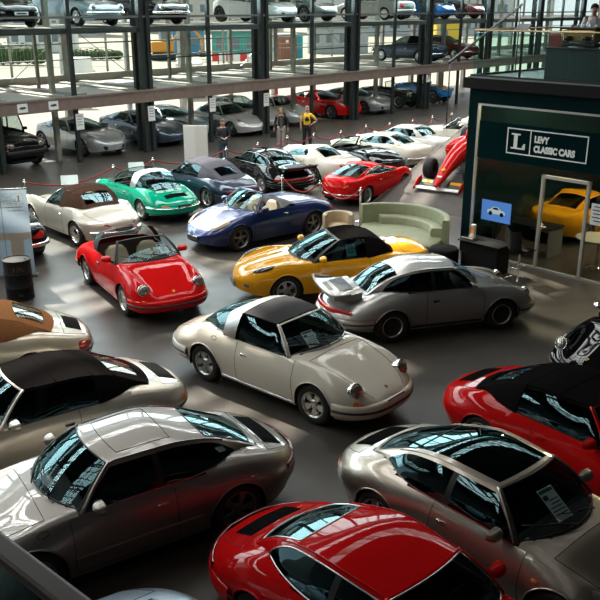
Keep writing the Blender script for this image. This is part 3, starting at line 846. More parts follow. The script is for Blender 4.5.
def shape(L0, L1, ax, Rw, hw, zhood, zbelt, ztail, cab0, cab1, nose=.45, tailz=.6, sill=.2, tw=.21, fend=.03, taper=(.6, 2.8, .6, 2.8), hip=0., wz=.56):
    """three-box or fastback front-engined body from a few measures; cab0 and cab1: rear and front of the cabin base"""
    mz = (zhood+zbelt)/2
    return dict(ax=ax, R=Rw, tw=tw, rim=Rw-.105, gap=.035, tf=(L1-taper[0], taper[1]), tr=(L0+taper[2], taper[3]),
        yB=[(L0, hw-.22), (L0+.6, hw-.09), (0, hw-.07), (L1-.6, hw-.09), (L1, hw-.22)],
        zB=[(L0, sill+.12), (L0+.5, sill+.03), (0, sill), (L1-.5, sill), (L1, sill+.06)],
        yW=[(L0, hw-.08), (ax[1], hw), (0, hw-.03-hip*.5), (ax[0], hw-.01), (L1, hw-.08)],
        zW=[(L0, nose+.05), (ax[1], wz+.03), (0, wz), (ax[0], wz), (L1, nose)],
        yS=[(L0, hw-.16), (ax[1], hw-.12), (0, hw-.11), (ax[0], hw-.13), (L1, hw-.2)],
        zS=[(L0, tailz-.06), (L0+.12, ztail-.06), (L0+.4, ztail), (ax[1], zbelt+hip), (cab0, zbelt+hip*.4), (0, zbelt-.005), (cab1, mz+.01), (ax[0], zhood+fend), (L1-.45, zhood-.07+fend), (L1-.12, nose+.14), (L1, nose+.03)],
        yD=[(L0, hw*.55), (ax[1], hw*.6), (0, hw*.6), (ax[0], hw*.55), (L1, hw*.5)],
        zD=[(L0, tailz-.04), (L0+.12, ztail-.01), (L0+.4, ztail+.04), (min(cab0, ax[1]+.3), zbelt+.02), (0, zbelt+.02), (cab1+.1, mz+.03), (ax[0], zhood), (L1-.45, zhood-.09), (L1-.12, nose+.15), (L1, nose+.04)],
        zC=[(L0, tailz-.03), (L0+.12, ztail+.01), (L0+.4, ztail+.06), (min(cab0, ax[1]+.3), zbelt+.05), (0, zbelt+.04), (cab1+.1, mz+.05), (ax[0], zhood+.03), (L1-.45, zhood-.06), (L1-.12, nose+.17), (L1, nose+.05)])
def cabin(A, cowl, H, T, B, zr, yr=.5, zT=None, opn=None, dlo=(.28, 1.9, 2.5), pillar=1.42, yB=None, drop=.03, **k):
    """cabin from x of A pillar, cowl, header, rear window top, rear window base and roof height"""
    zT = zT or zr-.09; m = (H+T)/2
    return dict(A=(A, 1), cowl=cowl, open=opn if opn is not None else B+.25, H=(H, yr-.03, zr-.085), Hc=(H+.07, zr-.04), M=(m, yr, zr-.055), Mc=(m, zr),
                T=(T, yr-.04, zT-.02), Tc=(T+.04, zT+.035), B=(B, yB or yr-.02), Bc=B-.07, dlo=dlo, pillar=pillar, **k)
# ---------------------------------------------------------------- the hall
A0 = Vector((-11.15, 30.34, 0)); wv = Vector((.668, .744, 0)).normalized(); nv_ = Vector((-wv.y, wv.x, 0))
WROT = math.atan2(wv.y, wv.x)
def W(s, d, z=0.): return A0 + wv*s + nv_*d + Vector((0, 0, z))
def struct(name, mb, m, smooth=False):
    o = mb.build(name, m, None, smooth); o['kind'] = 'structure'; return o
def wbox(mb, s, d, z, mi=0, bev=0.):
    """box given by ranges along the glass wall, away from it, and up"""
    c = W((s[0]+s[1])/2, (d[0]+d[1])/2, (z[0]+z[1])/2)
    return mb.box(c, (s[1]-s[0], d[1]-d[0], z[1]-z[0]), mi, WROT, bev)
# floor: dark worn epoxy screed
m, t, b = nodemat('screed_floor'); tc = t.nodes.new('ShaderNodeTexCoord')
n1 = t.nodes.new('ShaderNodeTexNoise'); n1.inputs['Scale'].default_value = .35; n1.inputs['Detail'].default_value = 6
n2 = t.nodes.new('ShaderNodeTexNoise'); n2.inputs['Scale'].default_value = 3.; n2.inputs['Detail'].default_value = 8
r1 = t.nodes.new('ShaderNodeValToRGB'); r1.color_ramp.elements[0].color = (.028, .024, .020, 1); r1.color_ramp.elements[1].color = (.088, .076, .064, 1)
r1.color_ramp.elements[0].position = .3; r1.color_ramp.elements[1].position = .72
ad = t.nodes.new('ShaderNodeMath'); ad.operation = 'MULTIPLY_ADD'; ad.inputs[1].default_value = .35
t.links.new(tc.outputs['Object'], n1.inputs['Vector']); t.links.new(tc.outputs['Object'], n2.inputs['Vector'])
t.links.new(n2.outputs[0], ad.inputs[0]); sb = t.nodes.new('ShaderNodeMath'); sb.operation = 'MULTIPLY'; sb.inputs[1].default_value = .7
t.links.new(n1.outputs[0], sb.inputs[0]); t.links.new(sb.outputs[0], ad.inputs[2]); t.links.new(ad.outputs[0], r1.inputs[0])
t.links.new(r1.outputs[0], b.inputs['Base Color'])
r2 = t.nodes.new('ShaderNodeMapRange'); r2.inputs[3].default_value = .26; r2.inputs[4].default_value = .48
t.links.new(n2.outputs[0], r2.inputs[0]); t.links.new(r2.outputs[0], b.inputs['Roughness'])
FLOORM = m
mb = MB(); wbox(mb, (-24, 62), (-38, 7.2), (-.25, 0)); struct('floor', mb, FLOORM)
DARKWALL = mat('dark_plaster', (.035, .036, .036), .8, noise=.15, scale=2)
STEEL = mat('dark_steel', (.035, .045, .045), .45, .4)
STEELG = mat('grey_steel', (.22, .235, .23), .4, .5)
GALV = mat('galvanised_steel', (.42, .43, .41), .45, .6, noise=.15, scale=6)
BEAMM = mat('brown_steel_beam', (.23, .178, .150), .5, .1, noise=.12, scale=3)
OLIVES = mat('olive_grey_steel', (.30, .305, .25), .5, .2, noise=.15, scale=5)
CONC = mat('pale_concrete', (.48, .47, .43), .8, noise=.1, scale=4)
mb = MB(); wbox(mb, (-24.2, -24), (-38, 7.2), (0, ROOF_Z)); struct('wall_left', mb, DARKWALL)
mb = MB(); wbox(mb, (62, 62.2), (-38, .3), (0, ROOF_Z)); struct('wall_right', mb, DARKWALL)
mb = MB(); wbox(mb, (-24, 62), (-38.2, -38), (0, ROOF_Z)); struct('wall_back', mb, DARKWALL)
# roof with glazed strips running parallel to the glass wall
mb = MB(); prev = -38.
for (s0, s1, d0, d1) in ROOF_STRIPS:
    wbox(mb, (-24, 62), (prev, d0), (ROOF_Z, ROOF_Z+.4)); wbox(mb, (-24, s0), (d0, d1), (ROOF_Z, ROOF_Z+.4)); wbox(mb, (s1, 62), (d0, d1), (ROOF_Z, ROOF_Z+.4)); prev = d1
wbox(mb, (-24, 62), (prev, 0.3), (ROOF_Z, ROOF_Z+.4)); struct('ceiling', mb, DARKWALL)
for k, s in enumerate(np.arange(-22, 62, 4.2)):
    mb = MB()
    wbox(mb, (s, s+.2), (-38, 0), (ROOF_Z-.25, ROOF_Z-.1)); wbox(mb, (s, s+.2), (-38, 0), (ROOF_Z-1.15, ROOF_Z-1.0))
    dd = list(np.arange(-37.5, 0, 1.6))
    for i in range(len(dd)-1):
        mb.tube([W(s+.1, dd[i], ROOF_Z-.2 if i % 2 else ROOF_Z-1.05), W(s+.1, dd[i+1], ROOF_Z-1.05 if i % 2 else ROOF_Z-.2)], .05, 0, 4)
    struct('roof_beam_%d' % (k+1), mb, STEEL)
SUNBLOCK = mat('sun_block_sheet', (.75, .78, .77), .6)  # opaque sheet added above the roof strips to stop direct sun
for k, (s0, s1, d0, d1) in enumerate(ROOF_STRIPS[:2]):
    mb = MB(); wbox(mb, (s0, s1), (d0, d1), (ROOF_Z+.37, ROOF_Z+.40)); struct('window_%d' % (31+k), mb, SUNBLOCK)  # unseen sun blockers over the two near strips, not window panes
mb = MB()
for (s0, s1, d0, d1) in ROOF_STRIPS:
    for s in np.arange(s0, s1, 1.4): wbox(mb, (s, s+.09), (d0, d1), (ROOF_Z+.05, ROOF_Z+.2))
    for d in np.linspace(d0, d1, 4)[1:-1]: wbox(mb, (s0, s1), (d-.04, d+.04), (ROOF_Z+.05, ROOF_Z+.2))
struct('trim_1', mb, STEEL)

# ---------------------------------------------------------------- glass wall and parking tower behind it
L2, L3 = 2.60, 5.10                                            # upper faces of the parking decks
MAIN = [0, 7.05, 14.1, 21.15, 28.2, 35.25, 42.3, 49.35, 56.4, -7.05, -14.1]
n_ = 0
for s in MAIN:
    n_ += 1; mb = MB()
    wbox(mb, (s-.28, s-.1), (-.1, .12), (0, 10.2)); wbox(mb, (s+.08, s+.26), (-.1, .12), (0, 10.2)); wbox(mb, (s-.1, s+.08), (.0, .06), (0, 10.2))
    wbox(mb, (s-.2, s+.2), (.45, .62), (0, 10.2))
    struct('column_%d' % n_, mb, STEEL)
    if -1 < s < 60:
        n_ += 1; mb = MB(); wbox(mb, (s-.16, s+.16), (5.9, 6.15), (0, 10.2)); struct('column_%d' % n_, mb, GALV)
for s in [3.5, 10.6, 17.6, 24.7, 31.7, 38.8, 45.8]:
    n_ += 1; mb = MB(); wbox(mb, (s-.08, s+.08), (-.05, .08), (0, 10.2)); struct('column_%d' % n_, mb, STEEL)
    n_ += 1; mb = MB(); wbox(mb, (s-.42, s-.24), (.9, 1.1), (0, 10.2)); struct('column_%d' % n_, mb, OLIVES)
    n_ += 1; mb = MB(); wbox(mb, (s+.5, s+.62), (3.4, 3.52), (2.6, 10.2)); struct('column_%d' % n_, mb, OLIVES)
    n_ += 1; mb = MB(); wbox(mb, (s-.1, s+.1), (5.95, 6.12), (0, 10.2)); struct('column_%d' % n_, mb, GALV)
S0, S1 = -14.1, 62
mb = MB(); wbox(mb, (S0, S1), (-.26, -.02), (2.12, 2.60)); wbox(mb, (S0, S1), (-.3, -.02), (2.55, 2.62)); struct('beam_lower', mb, BEAMM)
mb = MB(); wbox(mb, (S0, S1), (.02, .3), (L3-.2, L3+.02)); struct('beam_upper', mb, STEELG)
mb = MB(); wbox(mb, (S0, S1), (-.06, .02), (5.47, 5.55)); struct('trim_2', mb, STEELG)
mb = MB(); wbox(mb, (7.1, 14), (-.04, .02), (3.82, 3.88)); wbox(mb, (17.7, 28), (-.04, .02), (3.83, 3.88)); struct('trim_3', mb, STEEL)
DECK = mat('galvanised_deck', (.50, .49, .46), .5, .25, noise=.12, scale=5)
for zz, nm in ((L2, 'deck_floor_lower'), (L3, 'deck_floor_upper'), (7.6, 'deck_floor_top')):
    mb = MB()
    for i in range(-4, 17):
        a = i*3.525
        wbox(mb, (a+.22, a+3.3), (.3, 5.75), (zz-.14, zz-.02)); wbox(mb, (a+.3, a+.75), (.3, 5.7), (zz-.02, zz+.05)); wbox(mb, (a+2.75, a+3.2), (.3, 5.7), (zz-.02, zz+.05))
    struct(nm, mb, DECK)
mb = MB(); wbox(mb, (S0, S1), (5.75, 6.05), (L2-.2, L2+.32)); struct('trim_4', mb, CONC)
mb = MB(); wbox(mb, (S0, S1), (5.9, 6.1), (L3-.25, L3+.1)); struct('trim_5', mb, CONC)
mb = MB(); wbox(mb, (S0, S1), (5.95, 6.05), (4.25, 4.32)); wbox(mb, (S0, S1), (5.95, 6.05), (3.55, 3.6)); struct('trim_6', mb, GALV)
for k, (s, d_) in enumerate([(.3, 1), (3.9, 1), (7.4, -1), (17.9, 1), (25.0, -1)]):     # tie rods behind the glass
    mb = MB(); a, b_ = (L2+.1, L3-.2) if d_ > 0 else (L3-.2, L2+.1)
    mb.tube([W(s, 5.6, a), W(s+3.1, 5.6, b_)], .018, 0, 5); struct('trim_%d' % (7+k), mb, STEELG)
GLW = glass('hall_glazing', (.93, .97, .96), (.8, 1, 1), 1.28)
mains = sorted(MAIN)
for k in range(len(mains)-1):
    for j, (z0, z1) in enumerate(((2.62, 10.2),)):
        mb = MB(); wbox(mb, (mains[k]+.27, mains[k+1]-.29), (.012, .02), (z0, z1)); struct('window_%d' % (k+1), mb, GLW)
# ---------------------------------------------------------------- outside
m, t, b = nodemat('pale_ground'); tc = t.nodes.new('ShaderNodeTexCoord'); n1 = t.nodes.new('ShaderNodeTexNoise'); n1.inputs['Scale'].default_value = .12; n1.inputs['Detail'].default_value = 8
r1 = t.nodes.new('ShaderNodeValToRGB'); r1.color_ramp.elements[0].color = (.26, .235, .19, 1); r1.color_ramp.elements[1].color = (.40, .365, .30, 1)
t.links.new(tc.outputs['Object'], n1.inputs['Vector']); t.links.new(n1.outputs[0], r1.inputs[0]); t.links.new(r1.outputs[0], b.inputs['Base Color']); b.inputs['Roughness'].default_value = .95
mb = MB(); wbox(mb, (-120, 190), (7.2, 260), (-.3, -.02)); struct('ground_outside', mb, m)
# ---------------------------------------------------------------- glazed sales office with roof terrace
K0 = Vector((4.10, 20.348, 0)); kv = Vector((.684, -.7295, 0)).normalized(); kn = Vector((.7295, .684, 0)).normalized(); KROT = math.atan2(kv.y, kv.x)
def K(t, d, z=0.): return K0 + kv*t + kn*d + Vector((0, 0, z))
def kbox(mb, t, d, z, mi=0, bev=0.):
    c = K((t[0]+t[1])/2, (d[0]+d[1])/2, (z[0]+z[1])/2)
    return mb.box(c, (t[1]-t[0], d[1]-d[0], z[1]-z[0]), mi, KROT, bev)
OFFICE = mat('office_dark_green', (.006, .019, .021), .8, spec=0.)
FASCIA = mat('office_fascia', (.020, .021, .021), .8, spec=.05)
ALU = mat('brushed_aluminium', (.55, .57, .56), .4, .6)
KT1, KD = 7.6, 7.0
mb = MB(); kbox(mb, (0, .27), (0, .2), (0, 4.06)); kbox(mb, (.27, KT1), (0, .2), (3.72, 4.06)); struct('wall_office_front', mb, OFFICE)
mb = MB(); kbox(mb, (0, .15), (.2, KD), (0, 4.06)); struct('wall_office_side', mb, OFFICE)
mb = MB(); kbox(mb, (0, KT1), (KD, KD+.2), (0, 4.06)); struct('wall_office_back', mb, mat('office_inner_wall', (.22, .15, .10), .8, noise=.2, scale=1.5))
mb = MB(); kbox(mb, (KT1, KT1+.2), (0, KD+.2), (0, 4.06)); struct('wall_office_right', mb, OFFICE)
mb = MB(); kbox(mb, (-.12, KT1+.2), (-.12, KD+.3), (4.06, 4.30)); struct('slab_terrace', mb, FASCIA)
mb = MB(); kbox(mb, (-.05, KT1+.2), (-.05, KD+.3), (4.30, 4.33)); struct('floor_terrace', mb, mat('terrace_floor', (.21, .22, .21), .5))
mb = MB()
for a in ((.27, .315), (KT1-.04, KT1)): kbox(mb, a, (-.02, .06), (0, 3.72))
kbox(mb, (.27, KT1), (-.02, .06), (3.675, 3.72)); kbox(mb, (.27, 2.16), (-.02, .06), (0, .05)); kbox(mb, (3.33, KT1), (-.02, .06), (0, .05))
struct('trim_12', mb, ALU)
GLO = glass('office_glazing', (.62, .68, .66), (.8, .95, .95), 1.24)
mb = MB(); kbox(mb, (.315, 2.16), (.02, .03), (.05, 3.675)); kbox(mb, (2.16, 3.36), (.02, .03), (2.24, 3.675)); kbox(mb, (3.36, KT1-.04), (.02, .03), (.05, 3.675)); struct('window_20', mb, GLO)
d1 = MB(); kbox(d1, (2.16, 2.225), (-.03, .06), (0, 2.26)); kbox(d1, (3.295, 3.36), (-.03, .06), (0, 2.26)); kbox(d1, (2.16, 3.36), (-.03, .06), (2.19, 2.26)); kbox(d1, (2.16, 3.36), (-.03, .06), (0, .05))
dr = struct('door_1', d1, ALU)
gm = MB(); kbox(gm, (2.225, 3.295), (.0, .012), (.05, 2.19)); g = gm.build('door_glass', GLO, dr)
hm = MB(); kbox(hm, (2.30, 2.33), (-.07, -.03), (1.0, 1.14), bev=.006); kbox(hm, (2.30, 2.44), (-.085, -.065), (1.06, 1.085), bev=.006); hm.build('door_handle', CHROME, dr)
# ---------------------------------------------------------------- cars on the showroom floor
for _n, _c in (('signal_red', (.62, .008, .008)), ('deep_red', (.56, .006, .007))): soft_coat(paint(_n, _c), .55)
IVORY = paint('ivory', (.74, .69, .58)); REDP = paint('signal_red', (.62, .008, .008)); REDD = paint('deep_red', (.56, .006, .007))
SILV = paint('silver', (.36, .355, .34), .5, .34); CHAMP = paint('champagne_silver', (.44, .385, .32), .85, .30); GREYM = paint('slate_silver', (.27, .245, .22), .72, .40)
BEIGEM = paint('pale_gold', (.58, .50, .38), .45, .33); PEARL = paint('pearl_grey', (.52, .49, .42), .4, .33)
YEL = paint('yellow', (.80, .36, .012)); BLUEP = paint('cobalt_blue', (.010, .026, .125), .35, .3); NAVY = paint('midnight_blue', (.008, .022, .055), .3, .3)
GREENP = paint('viper_green', (.0, .34, .20)); BLKP = paint('black', (.006, .006, .007)); CREAM = paint('cream_white', (.74, .68, .57)); OLDW = paint('light_grey', (.60, .58, .53))
CLOTHB = mat('black_cloth', (.010, .009, .009), 1., bump=.2, scale=200, spec=0.); CLOTHBR = mat('brown_cloth', (.075, .042, .030), 1., spec=0., noise=.15, scale=30); CLOTHT = mat('tan_cloth', (.30, .13, .055), 1., spec=0., noise=.12, scale=25)
CLOTHG = mat('grey_blue_cloth', (.115, .11, .13), 1., spec=0., noise=.1, scale=30); VINYL = mat('charcoal_vinyl', (.030, .028, .031), .8, noise=.12, scale=40, spec=.15)
TAN = mat('tan_leather', (.42, .30, .18), .6); SAND = mat('sand_leather', (.55, .45, .32), .6); COCOA = mat('brown_leather', (.09, .05, .03), .6)
BRUSHED = mat('brushed_steel', (.60, .60, .58), .28, 1.)
SHEETS = []
def crest(name, ctx, x, v=2., r=.03):
    """small enamel shield on the lid"""
    B = ctx['B']; p = B.Q(x, 2., 1, .004); n = B.nrm(x, 1.98, 1); n.y = 0; n.normalize()
    M = Matrix.Translation(p) @ n.to_track_quat('Z', 'Y').to_matrix().to_4x4()
    sh = [(-.8, .95), (0, 1.1), (.8, .95), (.85, 0), (.5, -.8), (0, -1.15), (-.5, -.8), (-.85, 0)]
    mb = MB().prism([(a*r, b*r) for a, b in sh], 0, .003, 0, M)
    mb.prism([(a*r*.4, b*r*.4) for a, b in sh], .003, .0045, 1, M)
    mb.prism([(-.75*r, .5*r), (-.1*r, .5*r), (-.1*r, .8*r), (-.75*r, .8*r)], .003, .004, 2, M); mb.prism([(.1*r, -.5*r), (.5*r, -.5*r), (.7*r, .1*r), (.1*r, .1*r)], .003, .004, 2, M)
    mb.build(name, [mat('enamel_gold', (.65, .42, .08), .3, .6), BLACK, RED_LENS], ctx['root'])
GRB = mat('grille_black', (.006, .006, .006), .9, spec=.1)
def rear_deck_grille(ctx, x0, x1, hw, m=GRB, name='engine_grille', slats=6):
    """louvred intake set in the engine lid"""
    B = ctx['B']; mb = MB()
    def on(x, y, off): q = B.P(x, B.v_at_y(x, abs(y))); return Vector((x, y, q.z+off))
    mb.grid([[on(x, y, .004) for y in np.linspace(-hw, hw, 9)] for x in np.linspace(x0, x1, 5)])
    for k in range(slats):
        x = x0+(x1-x0)*(k+.5)/slats
        mb.tube([on(x, y, .008) for y in np.linspace(-hw*.97, hw*.97, 9)], .006, 0, 5)
    mb.build(name, m, ctx['root'], True)
CL = dict(head=('round', 1.775, .56, .665, .108, 26), bonnet=(.92, 1.94), lid=(-2.16, -1.66), flap=(1.02, .86, -1, .06))
def bumpers(m, front=.375, rear=.41, h=.20, th=.05, rub=True):
    b = [('front_bumper', front, h, th, 1.5, True, m), ('rear_bumper', rear, h, th, -1.52, False, m)]
    if rub: b += [('bumper_rubber', front, .035, th+.02, 1.5, True, BLACK), ('bumper_rubber', rear, .035, th+.02, -1.52, False, BLACK)]
    return b
TAILB = lambda m=RED_LENS, z=.56, xs=-1.85: [('tail_light_band', z, .085, .012, xs, False, m)]

car('sports_car', 'ivory white targa with silver roll hoop and charcoal roof in the middle of the floor', 'car', (-.18, 12.33), 319, rear_engine(.80, .815), dict(CAB_RE, hoop=(1.60, 1.84)), IVORY,
    dict(CL, scale=1.03, top='targa', roofmat=VINYL, hoopmat=BRUSHED, bands=bumpers(IVORY), tail=[(-2.1, .42, .10, .16, 4., ORANGE)], ind=[(1.88, .56, .085, .13, 4.)], rim='fuchs', rubs=[('sill_strip', .225, .04, -.75, .75, BRUSHED)],
         handle=(-.24, .72), framemat=IVORY, plate_f=(.43, BLACK, .4), wseal=BRUSHED, rwglass=GL, mirrors=0, seat=mat('dark_brown_leather', (.03, .02, .016), .6), flap=(-.92, .84, -1, .055), drive=1))
crest('bonnet_crest', car.ctx, 1.88); SHEETS.append((car.ctx, -.24, .34, .21, .29, 'price sheet in the windscreen of the ivory white targa'))
ctx = car.ctx
car('sports_car', 'silver whale-tail coupe parked right of the ivory targa beside the yellow roadster', 'car', (2.57, 15.26), 16, rear_engine(.835, .885, .06), dict(CAB_RE), SILV,
    dict(CL, flap=None, bands=bumpers(SILV, h=.17)+[('tail_light_band', .60, .10, .02, -1.9, False, RED_LENS)], rim='dish', rimmat=ALLOY, rimback=BLACK, glass=GL_DARK, winchrome=BLACK, rwglass=GL, handle=(-.24, .72), handlemat=BLACK,
         rubs=[('sill_strip', .24, .06, -.74, .74, BLACK)], gutter=SILV, ind=[(1.92, .52, .07, .13, 4.)], fog=None))
def whale_tail(ctx, m, lip=BLACK, x0=-1.62, up=.0):
    B = ctx['B']; root = ctx['root']
    top = []; n = 17
    for y in np.linspace(-1, 1, n):
        w0, w1 = .50, .66; c = 1-abs(y)**6
        r = []
        for f in np.linspace(0, 1, 8):
            x = x0-.66*f*(1-.10*abs(y)**2.5); yy = y*(w0+(w1-w0)*f)
            z = B.top(max(x, B.x0+.12), min(abs(yy), .6)) if f < .2 else 0
            zz = .985-.10*f+.06*f**3+up - .05*(1-c)*(1-f)
            r.append((x, yy, max(zz, z+.004) if f < .2 else zz))
        top.append(r)
    g = np.array(top); bot = g.copy(); bot[:, :, 2] -= .05+.10*np.linspace(1, .15, 8)[None, :]
    mb = MB().grid(g).grid(bot); mb.grid([g[:, -1], bot[:, -1]]); mb.grid([g[0], bot[0]]); mb.grid([g[-1], bot[-1]])
    sp = mb.build('rear_spoiler', m, root, True)
    rim = [tuple(p+np.array([0, 0, .012])) for p in list(g[0, 3:])+list(g[1:-1, -1])+list(g[-1, :2:-1])]
    MB().tube(rim, .028, 0, 8).build('spoiler_lip', lip, sp, True)
    MB().grid([[(x0-.12-.28*f, y, .985-.10*(.18+.43*f)+.012+up) for y in np.linspace(-.36, .36, 5)] for f in (0, .5, 1)]).build('spoiler_grille', BLACK, sp)
    MB().grid([[(x0-.47-.09*f, y, .985-.10*(.72+.13*f)+.036+up) for y in np.linspace(-.22, .22, 5)] for f in (0, 1)]).build('spoiler_vent', BLACK, sp)
whale_tail(car.ctx, SILV, mat('pale_rubber', (.30, .30, .29), .5))
car('sports_car', 'bright red open targa facing the camera, left of the ivory targa', 'car', (-3.49, 17.0), 301, rear_engine(.80, .82), dict(CAB_RE, hoop=(1.60, 1.84)), REDP,
    dict(CL, scale=1.04, top='targa', noside=1, roofmat=BLACK, hoopmat=BLACK, bands=bumpers(REDP), rim='fuchs', seat=SAND, tub=COCOA, ind=[(1.92, .50, .08, .12, 4.)], mirrormat=REDP, framemat=BLACK, rwglass=GL_CLEAR, plate_f=None, handle=(-.24, .72), handlemat=BLACK, wsglass=GL_CLEAR))
crest('bonnet_crest', car.ctx, 1.86)
for ch in [c for c in car.ctx['root'].children if c.name.startswith('targa_roof_panel')]: bpy.data.objects.remove(ch)
SHEETS.append((car.ctx, .32, .42, .22, .30, 'price sheet in the windscreen of the red open targa'))
car('sports_car', 'slate silver coupe with sunroof, nose to the lower left, beside the bottom railing', 'car', (-2.17, 8.32), 213, rear_engine_modern(.86), CAB_REM, GREYM,
    dict(head=('patch', 1.66, 1.02, .17, .16, 2.), bonnet=(.96, 1.94), lid=(-2.12, -1.72), flap=(1.02, .88, 1, .06), sunroof=1, scale=1.02, rim='turbo', rimmat=ALLOYD, bands=[('tail_light_band', .60, .08, .012, -1.9, False, DARKRED)], rwglass=GL, glass=GL_DARK,
         ind=[(1.85, .5, .06, .12, 4.)], handle=(-.26, .72), rubs=[('door_moulding', .42, .05, -.72, .74, GREYM)], sideglass=GL_DARK, cornermat=BLACK))
rear_deck_grille(car.ctx, -2.0, -1.76, .40); SHEETS.append((car.ctx, .06, .22, .30, .10, 'small white paper behind the windscreen of the slate silver coupe'))
car('sports_car', 'champagne silver coupe with black glass roof at the right, behind the red coupe', 'car', (2.28, 7.80), 311, rear_engine_modern(.87), CAB_REM, CHAMP,
    dict(head=('patch', 1.62, 1.02, .2, .17, 2.), bonnet=(.98, 1.92), lid=(-2.1, -1.74), glassroof=GL_DARK, rwglass=GL_DARK, rim='turbo', tail=[(-2.08, .70, .10, .20, 3.)], ind=[(.92, .66, .04, .03, 4.)], handle=(-.26, .72), glass=GL_DARK, railmat=CHAMP, bands=[]))
rear_deck_grille(car.ctx, -2.02, -1.74, .34); SHEETS.append((car.ctx, -.10, .44, .22, .37, 'price sheet in the windscreen of the champagne coupe with glass roof'))
car('sports_car', 'deep red coupe with plain red roof, nearest to the camera at the bottom', 'car', (.93, 6.12), 313, rear_engine(.81, .83, .02), CAB_RE, REDD,
    dict(CL, flap=None, bands=bumpers(REDD, rub=False)+TAILB(DARKRED), rim='five', winchrome=BRUSHED, rwseal=BRUSHED, wseal=BRUSHED, rwglass=GL, gutter=REDD, handle=(-.24, .72), handlemat=BLACK, glass=GL_DARK))
rear_deck_grille(car.ctx, -1.98, -1.72, .36)
car('convertible', 'pearl silver convertible with black fabric roof, behind the slate silver coupe', 'car', (-3.70, 10.12), 216, rear_engine_modern(.85), SOFT_REM, PEARL,
    dict(top='soft', roofmat=CLOTHB, head=('patch', 1.66, 1.02, .17, .16, 2.), bonnet=(.96, 1.94), lid=(-2.12, -1.74), rim='turbo', tail=[(-2.08, .62, .10, .16, 3., ORANGE)], handle=(-.26, .72), handlemat=BLACK, rwglass=glass('amber_rear_window', (.50, .36, .18), (1, .95, .9), 1.6, .05), sideglass=GL_DARK,
         framemat=PEARL, cornermat=PEARL, bands=[('bumper_rubber', .46, .05, .02, -1.6, False, BLACK)]))
rear_deck_grille(car.ctx, -2.06, -1.78, .34)
car('convertible', 'pale gold convertible with tan fabric roof at the left edge behind the black-roofed one', 'car', (-5.72, 12.45), 203, rear_engine_modern(.85), SOFT_REM, BEIGEM,
    dict(top='soft', roofmat=CLOTHT, head=('patch', 1.66, 1.02, .17, .16, 2.), bonnet=(.96, 1.94), lid=(-2.12, -1.74), rim='turbo', tail=[(-2.06, .7, .12, .2, 3., RED_LENS)], handle=(-.26, .72), rwglass=glass('yellow_rear_window', (.55, .45, .20), (1, 1, .9), 1.6, .05), bands=[('bumper_rubber', .46, .05, .02, -1.6, False, BLACK)]))
rear_deck_grille(car.ctx, -2.06, -1.80, .30)
car('roadster', 'cobalt blue open roadster with tan seats, nose to the left behind the yellow roadster', 'car', (-1.12, 21.63), 221, rear_engine_modern(.86), dict(CAB_REM, open=-.62), BLUEP,
    dict(scale=1.05, top='open', head=('patch', 1.60, 1.02, .22, .2, 2.6), bonnet=(.98, 1.9), lid=(-2.1, -1.3), lamprim=BLACK, lensmat=mat('amber_lens', (.36, .27, .17), .25, coat=.6), rim='five', rimmat=ALLOYD, seat=SAND, tub=TAN, dash=mat('sand_dash', (.35, .27, .18), .6), foldmat=mat('dark_tonneau', (.035, .03, .035), .7), seatx=.05, plate_f=(.36, ALLOYD, .42), tail=[(-2.08, .7, .1, .2, 3.)], glass=GL_CLEAR, wsglass=GL_CLEAR, framemat=BLUEP))
car('roadster', 'yellow roadster with black soft top between the blue roadster and the whale-tail coupe', 'car', (.70, 17.28), 195, shape(-2.03, 2.03, (1.14, -1.136), .30, .82, .76, .82, .82, -1.2, .6, nose=.42, tailz=.58, fend=.05, hip=.03, taper=(.75, 2.3, .7, 2.4)),
    dict(cabin(.58, .90, -.02, -.78, -1.12, 1.24, .50, 1.14, opn=-.9), soft_s=1.62, rw=(2.2, 2.85, .3)), YEL,
    dict(scale=1.08, top='soft', roofmat=CLOTHB, head=('patch', 1.56, 1.0, .20, .17, 2.6), lensmat=LENSD, bonnet=(1.0, 1.85), lid=(-1.85, -1.35), door=(-.55, .50), rim='twin', bonnet_v=1.2, handle=(-.38, .66), handlemat=YEL, plate_f=(.34, BLACK, .40), sideglass=GL, wsglass=GL_CLEAR, tail=[(-1.84, .85, .08, .12, 2.)], fog=[(1.88, .35, .05, .08)], framemat=BLACK))
YCTX = car.ctx; YSIDE = car.ctx
car('sports_car', 'viper green open targa with silver hoop seen from behind', 'car', (-4.80, 24.80), 131, rear_engine(.80, .815), dict(CAB_RE, hoop=(1.60, 1.84)), GREENP,
    dict(CL, top='targa', noside=1, roofmat=BLACK, hoopmat=BRUSHED, bands=bumpers(GREENP, rub=False)+[('bumper_trim', .47, .03, .06, -1.55, False, CHROME)], tail=[(-2.12, .62, .08, .16, 4., ORANGE)], seat=BLACK, rim='fuchs', framemat=BLACK, rwglass=GL_CLEAR, handle=(-.24, .72), plate_r=(.50, BLACK, .42)))
for ch in [c for c in car.ctx['root'].children if c.name.startswith('targa_roof_panel')]: bpy.data.objects.remove(ch)
rear_deck_grille(car.ctx, -1.93, -1.74, .36)
